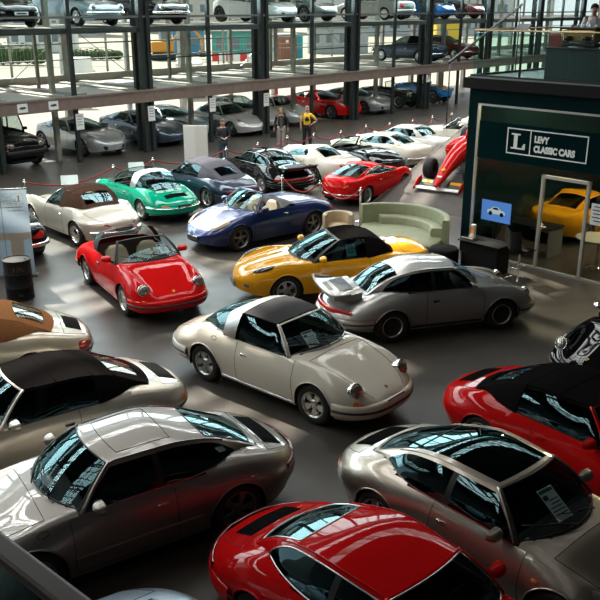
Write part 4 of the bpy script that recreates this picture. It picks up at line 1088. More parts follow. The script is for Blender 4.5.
car('roadster', 'silver classic roadster with brown fabric roof and rounded wings at the left', 'car', (-6.03, 22.16), 132, shape(-2.15, 2.14, (1.2, -1.2), .325, .86, .80, .86, .70, -1.2, .45, nose=.5, tailz=.52, fend=.09, hip=.06, taper=(.8, 2.2, .9, 2.1)),
    dict(cabin(.42, .62, .02, -.70, -1.12, 1.30, .52, 1.20, opn=-.9), soft_s=1.50, rw=(2.15, 2.8, .22)), paint('cream_silver', (.60, .55, .46), .3, .33),
    dict(scale=1.05, top='soft', roofmat=CLOTHBR, head=('round', 1.86, .60, .70, .10, 12), bonnet=(.80, 1.9), lid=(-1.95, -1.35), door=(-.55, .42), rim='steel', rimmat=CHROME, rimback=PEARL, tail=[(-2.06, .9, .07, .16, 3., DARKRED)], plate_r=(.53, BLACK, .46), bands=[('rear_bumper', .42, .10, .07, -1.75, False, CHROME), ('front_bumper', .45, .10, .07, 1.7, True, CHROME)], rwglass=GL, handle=(-.40, .70), framemat=CHROME, mirrors=0))
car('convertible', 'midnight blue convertible with grey-blue fabric roof behind the blue roadster', 'car', (-3.12, 26.4), 134, rear_engine_modern(.84), SOFT_RE, NAVY,
    dict(top='soft', roofmat=CLOTHG, head=('patch', 1.66, 1.02, .17, .16, 2.), bonnet=(.96, 1.94), lid=(-2.12, -1.74), rim='five', tail=[(-2.08, .7, .1, .2, 3., DARKRED)], handle=(-.26, .72), bands=[('bumper_rubber', .46, .05, .02, -1.6, False, BLACK)], rwglass=GL))
car('sports_car', 'black whale-tail coupe seen from behind, between the midnight convertible and the cream coupe', 'car', (-1.27, 28.5), 126, rear_engine(.835, .885, .06), CAB_RE, BLKP,
    dict(CL, flap=None, bands=bumpers(BLKP)+TAILB(), rim='fuchs', glass=GL_DARK, winchrome=BRUSHED, handlemat=BLACK, rwglass=GL))
whale_tail(car.ctx, BLKP)
car('sports_car', 'cream white long-nosed coupe with round red tail lamps', 'car', (.36, 30.02), 131, shape(-2.30, 2.35, (1.35, -1.14), .345, .88, .80, .86, .84, -1.3, .55, nose=.48, tailz=.66, fend=.13, hip=.12, taper=(1.1, 2.2, .8, 2.6)),
    cabin(.48, .80, -.02, -.70, -1.32, 1.22, .46, 1.14, dlo=(.3, 1.5, 1.9), pillar=1.5, yB=.46), CREAM,
    dict(head=('patch', 1.9, 1.02, .12, .12, 4.), lensmat=CREAM, bonnet=(.95, 2.1), lid=(-2.1, -1.5), door=(-.60, .45), rim='five', tail=[(-2.19, 1.18, .05, .075, 2.), (-2.19, .93, .05, .075, 2.)], bands=[('rear_bumper', .50, .09, .05, -1.95, False, CHROME)], handlemat=CHROME, glass=GL_DARK, rwglass=GL))
car('sports_car', 'red vintage coupe with slanted rear window seen from behind beside the ramp', 'car', (2.22, 26.82), 54, shape(-2.05, 2.1, (1.2, -1.25), .33, .83, .84, .90, .86, -1.3, .5, nose=.50, tailz=.66, fend=.05, hip=.03, taper=(.6, 3., .7, 2.5)),
    cabin(.50, .80, -.02, -.62, -1.66, 1.22, .54, 1.14, yB=.58, rw_t=.06), REDP,
    dict(scale=.95, head=('round', 1.98, .58, .64, .085, 10), bonnet=(.85, 1.85), lid=(-1.95, -1.55), door=(-.55, .48), rim='wire', ind=[(2.0, .6, .04, .10, 2.)], tail=[(-1.99, .82, .05, .09, 2., ORANGE)], handlemat=CHROME, winchrome=CHROME, wseal=BLACK, glass=GL, bands=[('bumper_trim', .40, .04, .03, -1.6, False, CHROME)], rwglass=GL_CLEAR, seat=SAND, tub=TAN))
car('convertible', 'red convertible with black fabric roof at the right behind the champagne coupe', 'car', (3.85, 9.59), 309, rear_engine_modern(.875), SOFT_REM, REDP,
    dict(top='soft', roofmat=CLOTHB, head=('patch', 1.62, 1.02, .2, .17, 2.), bonnet=(.98, 1.92), lid=(-2.1, -1.74), rim='turbo', tail=[(-2.1, .7, .10, .20, 3.)], handle=(-.26, .72), handlemat=REDP, rwglass=GL, sideglass=GL_DARK, framemat=REDP))
rear_deck_grille(car.ctx, -2.02, -1.76, .34)
car('sports_car', 'black coupe cut by the right edge, facing left by the office door', 'car', (6.07, 13.12), 216, rear_engine(.81, .83), CAB_RE, BLKP,
    dict(CL, flap=None, bands=bumpers(BLKP), rim='fuchs', ind=[(1.92, .50, .07, .13, 4.)], mirrormat=CHROME))
crest('bonnet_crest', car.ctx, 1.84)
car('sports_car', 'silver-blue coupe of which only the roof shows at the bottom edge', 'car', (-.56, 4.60), 313, rear_engine_modern(.86), CAB_REM, paint('blue_silver', (.33, .40, .47), .5, .3),
    dict(head=('patch', 1.62, 1.02, .2, .17, 2.), bonnet=(.98, 1.92), lid=(-2.1, -1.74), rim='five', tail=[(-2.1, .7, .10, .20, 3.)], rwglass=GL))
SAL = shape(-2.3, 2.2, (1.3, -1.3), .32, .87, .86, .93, .90, -1.4, .6, nose=.55, tailz=.72, fend=.0, taper=(.5, 3.2, .5, 3.2))
SALC = cabin(.60, .80, .15, -.85, -1.35, 1.36, .52, 1.28, dlo=(.28, 1.9, 2.4))
BOXH = dict(head=('round', 2.10, .60, .66, .10, 6), bonnet=(.85, 2.05), lid=(-2.15, -1.5), door=(-.55, .55), rim='steel', rimmat=CHROME, rimback=OLDW, handlemat=CHROME, winchrome=CHROME, bands=[('front_bumper', .46, .10, .07, 1.8, True, CHROME), ('rear_bumper', .48, .10, .07, -1.9, False, CHROME)], rwglass=GL, lod=1)
car('classic_car', 'black classic sedan mostly hidden behind the grey banner at the left', 'car', (-7.95, 20.80), 122, SAL, SALC, BLKP, dict(BOXH, tail=[(-2.22, .75, .06, .2, 4.)]))
car('classic_car', 'cream sports coupe with dark windows right behind the long-nosed coupe', 'car', (3.22, 32.75), 136, shape(-2.2, 2.3, (1.3, -1.2), .33, .86, .82, .88, .86, -1.3, .55, nose=.5, tailz=.66, fend=.08, hip=.06), cabin(.5, .8, 0, -.75, -1.4, 1.28, .5), CREAM, dict(BOXH, rimback=BLACK))
car('roadster', 'open black roadster with silver sides beside the red vintage coupe', 'car', (2.05, 31.1), 131, rear_engine_modern(.85), dict(CAB_REM, open=-.8), BLKP, dict(top='open', head=('patch', 1.62, 1.02, .2, .17, 2.), bonnet=(.98, 1.9), lid=(-2.1, -1.3), seat=BLACK, rim='five', pm_door=SILV, lod=1))
car('classic_car', 'light grey two-door hardtop with wide rear window left of the ramp', 'car', (4.35, 34.45), 135, SAL, cabin(.58, .80, .12, -.8, -1.3, 1.34, .54, 1.27, dlo=(.28, 1.9, 2.4)), OLDW, dict(BOXH))
car('classic_car', 'long cream classic cabriolet behind the light grey hardtop', 'car', (7.1, 36.4), 150, SAL, SALC, CREAM, dict(BOXH, top='open', framemat=CHROME, foldmat=BLACK))
car('classic_car', 'ivory classic car farthest along the ramp near the ropes', 'car', (9.9, 40.1), 150, SAL, SALC, IVORY, dict(BOXH))
sheet_in_side('teal price sheet in the side window of the yellow roadster', YSIDE, 1.22, 1, .20, .27)
for (cx_, yc, s0, w_, h_, lab) in SHEETS:
    cx_['sheet_off'] = -.012
    sheet_in_screen(lab, cx_, yc, s0, w_, h_)

# ---------------------------------------------------------------- cars in the parking tower behind the glass wall
GA = math.degrees(math.atan2(-nv_.y, -nv_.x))
def bay(s, d, z): p = W(s, d-.75); return (p.x, p.y, z)
GT = shape(-2.1, 2.35, (1.40, -1.30), .355, .95, .80, .90, .92, -1.5, .5, nose=.42, tailz=.70, fend=.05, hip=.07, taper=(.9, 2.4, .6, 2.8), tw=.25)
GTC = cabin(.60, 1.05, -.10, -.95, -1.75, 1.27, .50, 1.17)
GTO = dict(head=('patch', 1.85, 1.0, .18, .14, 3.), bonnet=(1.1, 2.15), lid=(-2.0, -1.8), door=(-.6, .5), rim='twin', rimmat=ALLOYD, lod=1, glass=GL, rwglass=GL, fog=[(2.28, .30, .03, .2, 4., BLACK)])
def gcar(name, label, s, d, z, pm, S=GT, G_=GTC, o=GTO, deg=GA, grp=None): return car(name, label, 'car', bay(s, d, z), deg, S, G_, pm, dict(o, scale=1.1), grp)
OFFR = shape(-2.1, 2.05, (1.25, -1.25), .38, .88, 1.05, 1.12, 1.1, -1.9, .6, nose=.75, tailz=.9, sill=.38, fend=.0, taper=(.2, 4.5, .2, 4.5), wz=.8)
gcar('off_road_car', 'black boxy off-road car at ground level of the parking tower, far left', 1.35, 3.2, 0, BLKP, OFFR, cabin(.62, .72, .30, -1.75, -1.9, 1.92, .72, 1.84, dlo=(.2, 2.0, 2.4)), dict(head=('round', 2.02, .58, .84, .10, 2), bonnet=(.8, 1.9), lid=(-2.0, -1.95), door=(-.3, .55), rim='steel', rimmat=ALLOYD, lod=1, glass=GL_CLEAR, bands=[('front_bumper', .60, .16, .08, 1.85, True, BLACK)], ind=[(1.95, .93, .06, .05, 4.)], fog=[(1.99, .40, .03, .08)]))
gcar('sports_car', 'silver grand tourer at ground level beside the off-road car', 5.3, 3.4, 0, paint('satin_silver', (.42, .45, .45), .5, .3))
gcar('sports_car', 'dark steel-blue grand tourer at ground level with black wheels', 8.6, 3.4, 0, paint('steel_blue', (.05, .085, .12), .5, .25), o=dict(GTO, rimmat=BLACK))
gcar('sports_car', 'pale blue coupe half hidden behind the white board', 10.9, 4.2, 0, paint('pale_blue', (.30, .45, .55), .4, .3))
gcar('sports_car', 'small silver sports car with rounded nose behind the man in the dark jacket', 13.2, 2.6, 0, paint('bright_silver', (.55, .56, .55), .5, .3), rear_engine_modern(.86), CAB_REM, dict(head=('patch', 1.62, 1.02, .2, .17, 2.), bonnet=(.98, 1.9), lid=(-2.1, -1.7), rim='five', lod=1))
gcar('sports_car', 'large silver coupe with black roof left of the main column', 15.2, 3.7, 0, paint('bright_silver', (.55, .56, .55), .5, .3), scale_y(GT, 1.02), cabin(.55, 1.0, -.1, -.95, -1.75, 1.42, .54, 1.32), dict(GTO, roofmat=BLKP, rimmat=ALLOYD))
gcar('sports_car', 'pale silver coupe at ground level behind the woman', 17.6, 3.3, 0, paint('pale_silver', (.55, .60, .60), .4, .3), rear_engine_modern(.88), CAB_REM, dict(head=('patch', 1.62, 1.02, .2, .17, 2.), bonnet=(.98, 1.9), lid=(-2.1, -1.7), rim='twin', rimmat=BLACK, lod=1))
gcar('sports_car', 'red sports car at ground level of the parking tower', 21.6, 3.5, 0, REDP)
gcar('sports_car', 'grey coupe at ground level right of the red sports car', 24.4, 3.4, 0, paint('mid_grey', (.33, .35, .36), .4, .3))
VIN = shape(-1.7, 1.9, (1.25, -1.25), .38, .70, .95, 1.0, .98, -1.2, .3, nose=.7, tailz=.8, sill=.35, fend=0., taper=(.3, 3.5, .4, 3.), tw=.14)
gcar('vintage_car', 'dark open vintage car at ground level behind the ramp', 27.8, 3.4, 0, paint('dark_green', (.01, .022, .018)), VIN, cabin(.3, .45, .12, -.6, -1.1, 1.45, .45, opn=-.9), dict(top='open', head=('round', 1.92, .45, .78, .11, 0), bonnet=(.5, 1.8), lid=(-1.6, -1.3), rim='wire', lod=1, door=(-.6, .25)))
gcar('race_car', 'blue and yellow open racing car at ground level far right', 31.6, 3.4, 0, paint('sky_blue', (.02, .22, .55)), VIN, cabin(.3, .45, .12, -.6, -1.1, 1.3, .4, opn=-.9), dict(top='open', pm_bonnet=YEL, head=('round', 1.92, .45, .78, .09, 0), bonnet=(.5, 1.8), lid=(-1.6, -1.3), rim='wire', lod=1, door=(-.6, .25), nowiper=1))
ZD = L3+.05
MINI = shape(-1.75, 1.85, (1.22, -1.22), .30, .84, .86, .96, .95, -1.4, .75, nose=.52, tailz=.8, fend=.0, taper=(.35, 3.2, .3, 3.6))
gcar('small_car', 'black small hatchback on the upper deck, far left', 1.7, 3.0, ZD, BLKP, MINI, cabin(.80, .95, .30, -1.25, -1.6, 1.41, .56, 1.33), dict(head=('round', 1.58, .58, .74, .12, 40), bonnet=(.95, 1.72), lid=(-1.7, -1.6), rim='five', lod=1, plate_f=(.46, WHITE, .5), glass=GL_CLEAR, rwglass=GL_CLEAR, fog=[(1.78, .42, .03, .06)]))
gcar('classic_car', 'silver-blue classic car on the upper deck', 5.6, 3.4, ZD, paint('ice_blue', (.35, .48, .55), .5, .25), SAL, SALC, dict(BOXH, rimback=WHITE, glass=GL_CLEAR))
gcar('classic_car', 'black sedan on the upper deck behind the second main column', 8.9, 3.2, ZD, BLKP, SAL, SALC, dict(BOXH, plate_f=(.50, WHITE, .5), glass=GL))
gcar('sports_car', 'white supercar on the upper deck', 16.2, 3.5, ZD, paint('pure_white', (.68, .70, .70)), GT, cabin(.75, 1.15, .05, -.95, -1.75, 1.16, .46, 1.06), dict(GTO, rimmat=BLACK, ind=[(1.2, .55, .05, .06)]))
gcar('sports_car', 'dark grey coupe on the upper deck right of the white supercar', 19.2, 3.4, ZD, paint('graphite', (.10, .11, .11), .4, .3))
gcar('classic_car', 'grey sedan on the upper deck behind thin columns', 26.2, 3.4, ZD, paint('warm_grey', (.28, .28, .26), .3, .3), SAL, SALC, dict(BOXH, tail=[(-2.22, .75, .06, .2, 4.)]), GA+180)
gcar('sports_car', 'blue coupe on the upper deck', 30.5, 3.3, ZD, paint('bright_blue', (.01, .09, .30)))
gcar('sports_car', 'maroon coupe on the upper deck above the office', 34.2, 3.4, ZD, paint('maroon', (.10, .01, .012)))
gcar('classic_car', 'blue-black classic cabriolet on the lower deck', 29.6, 3.2, L2+.05, paint('blue_black', (.02, .05, .09), .3, .25), SAL, dict(cabin(.58, .8, .12, -.8, -1.35, 1.38, .54, 1.3), soft_s=1.6, rw=(2.2, 2.8, .3)), dict(BOXH, top='soft', roofmat=CLOTHB, rimback=WHITE), GA+180)
gcar('classic_car', 'dark red classic car on the lower deck beside the blue-black cabriolet', 33.6, 3.2, L2+.05, paint('oxblood', (.12, .008, .008)), SAL, SALC, dict(BOXH))
# ---------------------------------------------------------------- writing
def text_mesh(body, size, sx=1., depth=.004, bold=.0, align='LEFT', mirror=False):
    """outline text turned into mesh data: baseline on X, height on Y"""
    cu = bpy.data.curves.new('lettering', 'FONT'); cu.body = body; cu.size = size; cu.extrude = depth/2; cu.offset = bold; cu.align_x = align
    o = bpy.data.objects.new('lettering', cu); C.objects.link(o)
    me = bpy.data.meshes.new_from_object(o.evaluated_get(bpy.context.evaluated_depsgraph_get()))
    bpy.data.objects.remove(o)
    for v in me.vertices: v.co.x *= sx*(-1 if mirror else 1)
    return [tuple(v.co) for v in me.vertices], [tuple(p.vertices) for p in me.polygons]
def text_to(mb, body, size, mtx, mi=0, **k):
    v, f = text_mesh(body, size, **k); mb.add([mtx @ Vector(q) for q in v], f, mi)
def slab_L(mb, x, y, w, h, M, mi=0, d=.004, mirror=False):
    """the slab-serif L of the emblem"""
    s = -1 if mirror else 1
    def r(a, b, c, e): mb.prism([(s*(x+a*w), y+b*h), (s*(x+c*w), y+b*h), (s*(x+c*w), y+e*h), (s*(x+a*w), y+e*h)], -d/2, d/2, mi, M)
    r(0, .9, .62, 1.); r(.18, .1, .44, .9); r(0, 0, 1, .1); r(.86, .1, 1, .38); r(.78, .1, .86, .26)
def frame_rect(mb, x0, x1, y0, y1, t, M, mi=0, d=.004):
    for a, b, c, e in ((x0, x1, y0, y0+t), (x0, x1, y1-t, y1), (x0, x0+t, y0+t, y1-t), (x1-t, x1, y0+t, y1-t)):
        mb.prism([(a, c), (b, c), (b, e), (a, e)], -d/2, d/2, mi, M)
def upright(loc, rz):
    """matrix for a sign: X across, Y up, Z to the reader"""
    return Matrix.Translation(loc) @ Matrix.Rotation(rz, 4, 'Z') @ Matrix.Rotation(PI/2, 4, 'X')
SIGNW = mat('sign_white', (.92, .95, .93), .6); SIGNBAND = mat('sign_band_green', (.003, .017, .019), .8, spec=0.)
# office fascia sign, on the band behind the front glazing
sg = thing('office_sign', 'dark green sign band with white framed emblem and the words LEVY CLASSIC CARS', 'sign', K(2.2, -.03, 2.44), KROT)
MB().box((K(.32, .07)-K(2.2, -.03)).to_tuple() and (0, 0, 0), (.001, .001, .001)) if False else None
bd = MB(); bd.box((.45, .045, .44), (4.6, .02, .88)); bd.build('sign_band', SIGNBAND, sg)
lt = MB(); M = upright((0, .012, 0), 0)
frame_rect(lt, -1.04, 1.02, .20, .80, .028, M); lt.prism([(-.425, .22), (-.40, .22), (-.40, .78), (-.425, .78)], -.002, .002, 0, M)
slab_L(lt, -.92, .32, .38, .36, M)
lt.build('emblem', SIGNW, sg)
lt = MB(); text_to(lt, 'LEVY', .20, M @ Matrix.Translation((-.31, .53, 0)), sx=.82, bold=.0125)
text_to(lt, 'CLASSIC CARS', .20, M @ Matrix.Translation((-.31, .31, 0)), sx=.80, bold=.0125)
lt.build('lettering', SIGNW, sg)
sg.location = K(2.2, -.05, 2.44)
ns = thing('notice', 'white notice with lines of text on the office glass right of the door', 'notice', K(3.62, -.012, 1.33), KROT)
MB().box((0, 0, .24), (.34, .006, .48)).build('sheet', PAPER, ns)
pl = MB(); M = upright((0, -.0045, 0), 0)
for k, w_ in enumerate((.2, .26, .22, .26, .18)): pl.prism([(-w_/2, .40-.08*k), (w_/2, .40-.08*k), (w_/2, .425-.08*k), (-w_/2, .425-.08*k)], 0, .001, 0, M)
pl.build('printed_lines', INK, ns)

# ---------------------------------------------------------------- inside the office
scr = thing('display_screen', 'screen showing a small car on a blue ground behind the office glass', 'screen', K(.66, .55, .74), KROT)
MB().box((0, 0, .30), (.92, .05, .58), bev=.01).build('screen_case', BLACK, scr)
MB().box((0, -.028, .30), (.86, .004, .52)).build('screen_picture', mat('screen_blue', (.10, .22, .62), .4, emit=1.0), scr)
ci = MB(); M = upright((0, -.032, .3), 0)
ci.prism([(-.26, -.06), (-.25, .02), (-.16, .045), (-.09, .11), (.05, .115), (.13, .05), (.25, .02), (.27, -.05), (.2, -.06), (-.2, -.07)], 0, .001, 0, M)
ci.prism([(-.11, .045), (-.07, .095), (.03, .10), (.09, .045)], .001, .002, 1, M)
for x in (-.16, .17): ci.prism([(x+.055*math.cos(t), -.06+.055*math.sin(t)) for t in np.linspace(0, 2*PI, 15)[:-1]], .001, .002, 1, M)
ci.build('screen_car', [mat('screen_white', (.75, .72, .74), .5, emit=.7), mat('screen_dark', (.02, .02, .04), .5)], scr)
st = MB(); st.box((0, .0, -.40), (.05, .05, .8)); st.box((0, 0, -.80), (.5, .3, .03)); st.build('screen_stand', BLACK, scr)
ds = thing('desk', 'black desk with grey side panel behind the screen in the office', 'desk', K(1.15, 1.25, 0), KROT)
MB().box((0, 0, .73), (1.7, .7, .03), bev=.004).build('desk_top', SATIN, ds)
for x in (-.8, .8): MB().box((x, 0, .36), (.03, .66, .71)).build('side_panel', mat('grey_laminate', (.2, .21, .21), .5), ds)
car('sports_car', 'yellow low coupe inside the office behind the screen', 'car', K(1.15, 4.1), math.degrees(KROT)+90, shape(-2.03, 1.97, (1.14, -1.136), .30, .82, .76, .82, .82, -1.2, .6, nose=.42, tailz=.58, fend=.05, hip=.03, taper=(.75, 2.3, .7, 2.4)),
    cabin(.58, .90, -.02, -.70, -1.3, 1.2, .48, 1.1), YEL, dict(head=('patch', 1.5, 1.06, .19, .12, 3.), door=(-.55, .5), bonnet=(1., 1.85), rim='five', lod=1))
car('classic_car', 'silver classic car with round lamp inside the office behind the door', 'car', K(5.1, 4.0), math.degrees(KROT)+215, SAL, SALC, SILV, dict(BOXH))
tb = thing('round_table', 'pale round table on a chrome stem behind the office door', 'table', K(3.15, 1.15, 0), KROT)
MB().lathe([(0, .72), (.52, .72), (.55, .735), (.52, .75), (0, .75)], 36).build('table_top', mat('pale_table', (.62, .58, .50), .45), tb, True)
MB().lathe([(.03, .03), (.03, .72)], 16).lathe([(0, 0), (.26, 0), (.25, .02), (.03, .035)], 28).build('table_stem', CHROME, tb, True)
for (t, d, z, w, h, nm, cl, lab) in ((1.15, 6.93, 2.6, .9, 1.0, 'wall_picture', (.42, .13, .05), 'warm orange wall picture at the back of the office'), (2.6, 6.93, 2.55, 1.2, .9, 'wall_picture', (.10, .10, .10), 'dark wall picture beside the orange one in the office')):
    o = thing(nm, lab, 'picture', K(t, d, z), KROT); MB().box((0, 0, 0), (w, .04, h)).build('picture_frame', BLACK, o); MB().box((0, -.024, 0), (w*.9, .006, h*.88)).build('picture_print', mat('print_%d' % int(t*100), cl, .6, noise=.5, scale=4), o)
# ceiling lamps of the office
for k, (t, d) in enumerate(((1.4, 2.2), (3.4, 2.2), (5.4, 2.2), (2.4, 5.0), (4.6, 5.0))):
    o = thing('ceiling_lamp', 'small round office ceiling lamp %s' % ('above the screen', 'above the door', 'right of the door', 'above the yellow coupe', 'above the silver classic car')[k], 'lamp', K(t, d, 4.0), KROT, 'office ceiling lamps')
    MB().lathe([(0, .0), (.10, 0), (.12, .03), (.12, .058), (0, .058)], 20).build('lamp_housing', ALLOYD, o, True)
    MB().lathe([(0, -.006), (.085, -.006), (.085, .001)], 20).build('lamp_glow', mat('warm_lamp', (1, .72, .42), .5, emit=6), o, True)
    l = bpy.data.lights.new('office_light', 'POINT'); l.energy = 130; l.color = (1, .72, .45); l.shadow_soft_size = .08
    lo_ = bpy.data.objects.new('office_light', l); C.objects.link(lo_); lo_.parent = o; lo_.location = (0, 0, -.1)
# ---------------------------------------------------------------- roof terrace of the office
bal = thing('balustrade', 'glass balustrade with slim brass handrail on the office roof', 'balustrade', K(0, 0, 4.33), KROT)
GLB = glass('balustrade_glass', (.86, .955, .94), (.8, 1, 1), 1.3)
for k in range(5): MB().box((.02+.62+1.25*k, .02, .50), (1.22, .014, .98)).build('glass_panel', GLB, bal)
for k in range(5): MB().box((0, .65+1.25*k, .50), (.014, 1.22, .98)).build('glass_panel', GLB, bal)
BRASS = mat('brass_rail', (.42, .29, .14), .3, .8)
MB().tube([(7.3, .02, 1.05), (.0, .02, 1.05), (.0, 6.4, 1.05)], .022, 0, 8).build('handrail', BRASS, bal, True)
MB().box((3.7, .02, .02), (7.4, .05, .05)).box((0, 3.2, .02), (.05, 6.4, .05)).build('base_rail', BLACK, bal)
pn = thing('info_stand', 'black stand with tilted panel behind the terrace balustrade', 'stand', K(1.12, .32, 4.33), KROT)
MB().box((0, 0, .55), (.05, .03, 1.08)).build('post', SATIN, pn); MB().box((0, 0, .01), (.3, .3, .02)).build('base', SATIN, pn)
MB().box((0, 0, 0), (.34, .24, .02), mtx=Matrix.Translation((0, -.02, 1.12)) @ Matrix.Rotation(R(35), 4, 'X')).build('panel', SATIN, pn)
bc = thing('bar_counter', 'dark green bar counter on the office roof', 'counter', K(1.62, .55, 4.33), KROT)
MB().box((2.2, .4, .33), (4.4, .8, .66), bev=.01).build('counter_body', mat('bar_green', (.018, .032, .030), .5), bc)
MB().box((2.2, .4, .68), (4.46, .86, .04), bev=.01).build('counter_top', SATIN, bc)
em = thing('espresso_machine', 'brass and black espresso machine on the bar counter', 'coffee machine', K(2.28, .95, 5.03), KROT)
MB().box((0, 0, .25), (.80, .42, .26), bev=.03).build('machine_body', mat('aged_brass', (.48, .33, .16), .25, .9), em)
MB().box((0, 0, .06), (.84, .46, .08), bev=.02).build('drip_tray', BLACK, em)
MB().box((0, 0, .41), (.84, .46, .05), bev=.01).build('cup_rail', BLACK, em)
for x in (-.22, .22): MB().tube([(x, -.2, .22), (x, -.3, .2), (x, -.42, .18)], .022, 0, 8).lathe([(.05, .14), (.055, .2), (.05, .24)], 14, 0, Matrix.Translation((x, -.25, 0))).build('portafilter', BLACK, em, True)
for x in (-.38, .38): MB().tube([(x, -.2, .36), (x, -.27, .34), (x, -.28, .12)], .01, 0, 6).build('steam_wand', CHROME, em, True)
for k, x in enumerate((-.3, -.15, .0, .15, .3)):
    o = thing('coffee_cup', ('leftmost', 'second', 'middle', 'fourth', 'rightmost')[k]+' of the five cups on the espresso machine', 'cup', em.matrix_basis @ Vector((x, .0, .438)), KROT, 'cups on the espresso machine')
    MB().lathe([(0, .0), (.025, .0), (.038, .055), (.034, .055), (.022, .006), (0, .006)], 16).build('cup', PAPER, o, True)
rb = thing('storage_box', 'red box on the bar counter beside the espresso machine', 'box', K(1.62, 1.05, 5.03), KROT)
MB().box((0, 0, .13), (.36, .3, .26), bev=.01).build('box_body', mat('dull_red', (.25, .03, .025), .6), rb); MB().box((0, 0, .275), (.38, .32, .03), bev=.006).build('box_lid', mat('dull_red2', (.18, .025, .02), .6), rb)
sh = thing('shelf_ladder', 'pale wooden ladder shelf at the back of the terrace', 'shelf', K(.9, 5.6, 4.33), KROT)
WOODP = mat('pale_wood', (.40, .33, .24), .6, noise=.2, scale=8)
for x in (-.75, .75): MB().box((x, 0, 1.2), (.07, .07, 2.4)).build('upright', WOODP, sh)
for k in range(6): MB().box((0, 0, .25+.40*k), (1.5, .30, .04)).build('shelf_board', WOODP, sh)
rp = thing('room_divider', 'tall red room divider at the back of the terrace', 'panel', K(2.6, 5.0, 4.33), KROT)
MB().box((0, 0, 1.1), (1.4, .06, 2.2), bev=.01).build('panel_board', mat('panel_red', (.32, .05, .03), .6), rp); MB().box((0, .1, .02), (1.3, .5, .04)).build('panel_foot', BLACK, rp)
# stair handrail that rises from the floor to the gallery beyond the office
P1, P2 = Vector((7.03, 40.0, 3.46)), Vector((10.93, 43.0, 6.0))
sr = thing('stair_handrail', 'black slanting stair handrail beyond the office roof', 'handrail', (P1.x, P1.y, 0))
o0 = Vector((P1.x, P1.y, 0))
P0 = P1+(P1-P2)*.02
MB().tube([P0-o0, P1-o0, P2-o0], .06, 0, 8).build('rail', SATIN, sr, True)
for f in (.02, .98):
    q = P0.lerp(P2, f)-o0; MB().tube([(q.x, q.y, 0), q], .035, 0, 8).build('rail_post', SATIN, sr, True)

# ---------------------------------------------------------------- ramp and racing car
RA, RS = R(56), R(13); RP = Vector((2.25, 25.57, 0))
Xr = Vector((math.cos(RA)*math.cos(RS), math.sin(RA)*math.cos(RS), math.sin(RS))); Yr = Vector((-math.sin(RA), math.cos(RA), 0)); Nr = Xr.cross(Yr)
RM = Matrix((Xr, Yr, Nr)).transposed().to_4x4(); RM.translation = RP
rmp = thing('display_ramp', 'wide brown-grey sloping display ramp carrying the red racing car', 'ramp', RP, RA)
hx = lambda x, y, z=0: Vector((x, y, z))
mb = MB(); L_, Wd, x0_ = 9.5, -4.6, -.9
e = [(x0_*math.cos(RS), .0, max(x0_*math.sin(RS), 0)), (L_*math.cos(RS), 0, L_*math.sin(RS)), (L_*math.cos(RS), Wd, L_*math.sin(RS)), (x0_*math.cos(RS), Wd, 0)]
p0, p3 = (0, 0, 0), (0, Wd, 0)
mb.add([(0, 0, 0.002), e[1], e[2], (0, Wd, .002), (e[1][0], 0, 0), (e[2][0], Wd, 0)], [(0, 1, 2, 3), (0, 4, 1), (3, 2, 5), (1, 4, 5, 2), (0, 3, 5, 4)])
mb.build('ramp_deck', mat('ramp_brown', (.070, .056, .048), .7, noise=.15, scale=6), rmp)
MB().tube([(0, 0, .01), e[1]], .02, 0, 4).build('ramp_edge', mat('ramp_edge', (.20, .17, .15), .6), rmp)
F1R = mat('racing_red', (.62, .012, .008), .5, coat=.5, coat_rough=.05, spec=0.)
f1 = thing('racing_car', 'red open-wheel racing car with white front wing parked nose down on the ramp', 'race car')
fm = Matrix((-Xr, -Yr, Nr)).transposed().to_4x4(); fm.translation = RP+Xr*2.45+Yr*-1.62+Nr*.006
f1.matrix_world = fm @ Matrix.Translation((-1.5, 0, 0))       # origin mid wheelbase, front axle at +1.5
fx = 1.5
def f1loft(name, st, m, par=f1):
    g = []
    for x, zc, w, h in [(a, b+.06*(1-abs(a-fx-1.1)/9)*0+.12*max(0, min(1, (fx+.9-a)/1.5)), c*1.25, d*1.3) for a, b, c, d in st]: g.append([(x, w*math.copysign(abs(math.cos(a))**.75, math.cos(a)), zc+h*math.copysign(abs(math.sin(a))**.75, math.sin(a))) for a in np.linspace(0, 2*PI, 21)[:-1]])
    mb = MB().grid(g, 0, True); mb.add(g[0], [tuple(range(20))]); mb.add(g[-1], [tuple(range(20))]); return mb.build(name, m, par, True)
f1loft('nose_cone', [(fx+1.12, .24, .045, .035), (fx+1.05, .27, .085, .06), (fx+.7, .36, .13, .09), (fx+.2, .45, .17, .13), (fx-.4, .50, .22, .18)], F1R)
f1loft('monocoque', [(fx-.4, .50, .22, .18), (fx-.9, .50, .27, .22), (fx-1.3, .46, .30, .24), (fx-1.8, .42, .33, .26)], F1R)
f1loft('engine_cover', [(fx-1.45, .78, .07, .10), (fx-1.6, .74, .12, .24), (fx-1.95, .66, .15, .28), (fx-2.5, .55, .13, .24), (fx-3.3, .42, .08, .14)], F1R)
MB().lathe([(.075, 0), (.06, -.02), (0, -.02)], 16, 0, Matrix.Translation((fx-1.44, 0, .80)) @ Matrix.Rotation(PI/2, 4, 'Y')).build('air_intake', BLACK, f1, True)
for s in (1, -1):
    g = f1loft('side_pod', [(fx-1.25, .34, .05, .18), (fx-1.3, .34, .22, .20), (fx-1.9, .33, .24, .20), (fx-2.6, .28, .18, .14), (fx-3.1, .25, .06, .08)], F1R)
    for v in g.data.vertices: v.co.y += s*.48
MB().grid([[(fx-.95+.42*math.cos(a)*f, .17*math.sin(a)*f, .66-.10*(1-f)) for a in np.linspace(0, 2*PI, 20)[:-1]] for f in (1.0, .6, .05)], 0, True).build('cockpit', BLACK, f1, True)
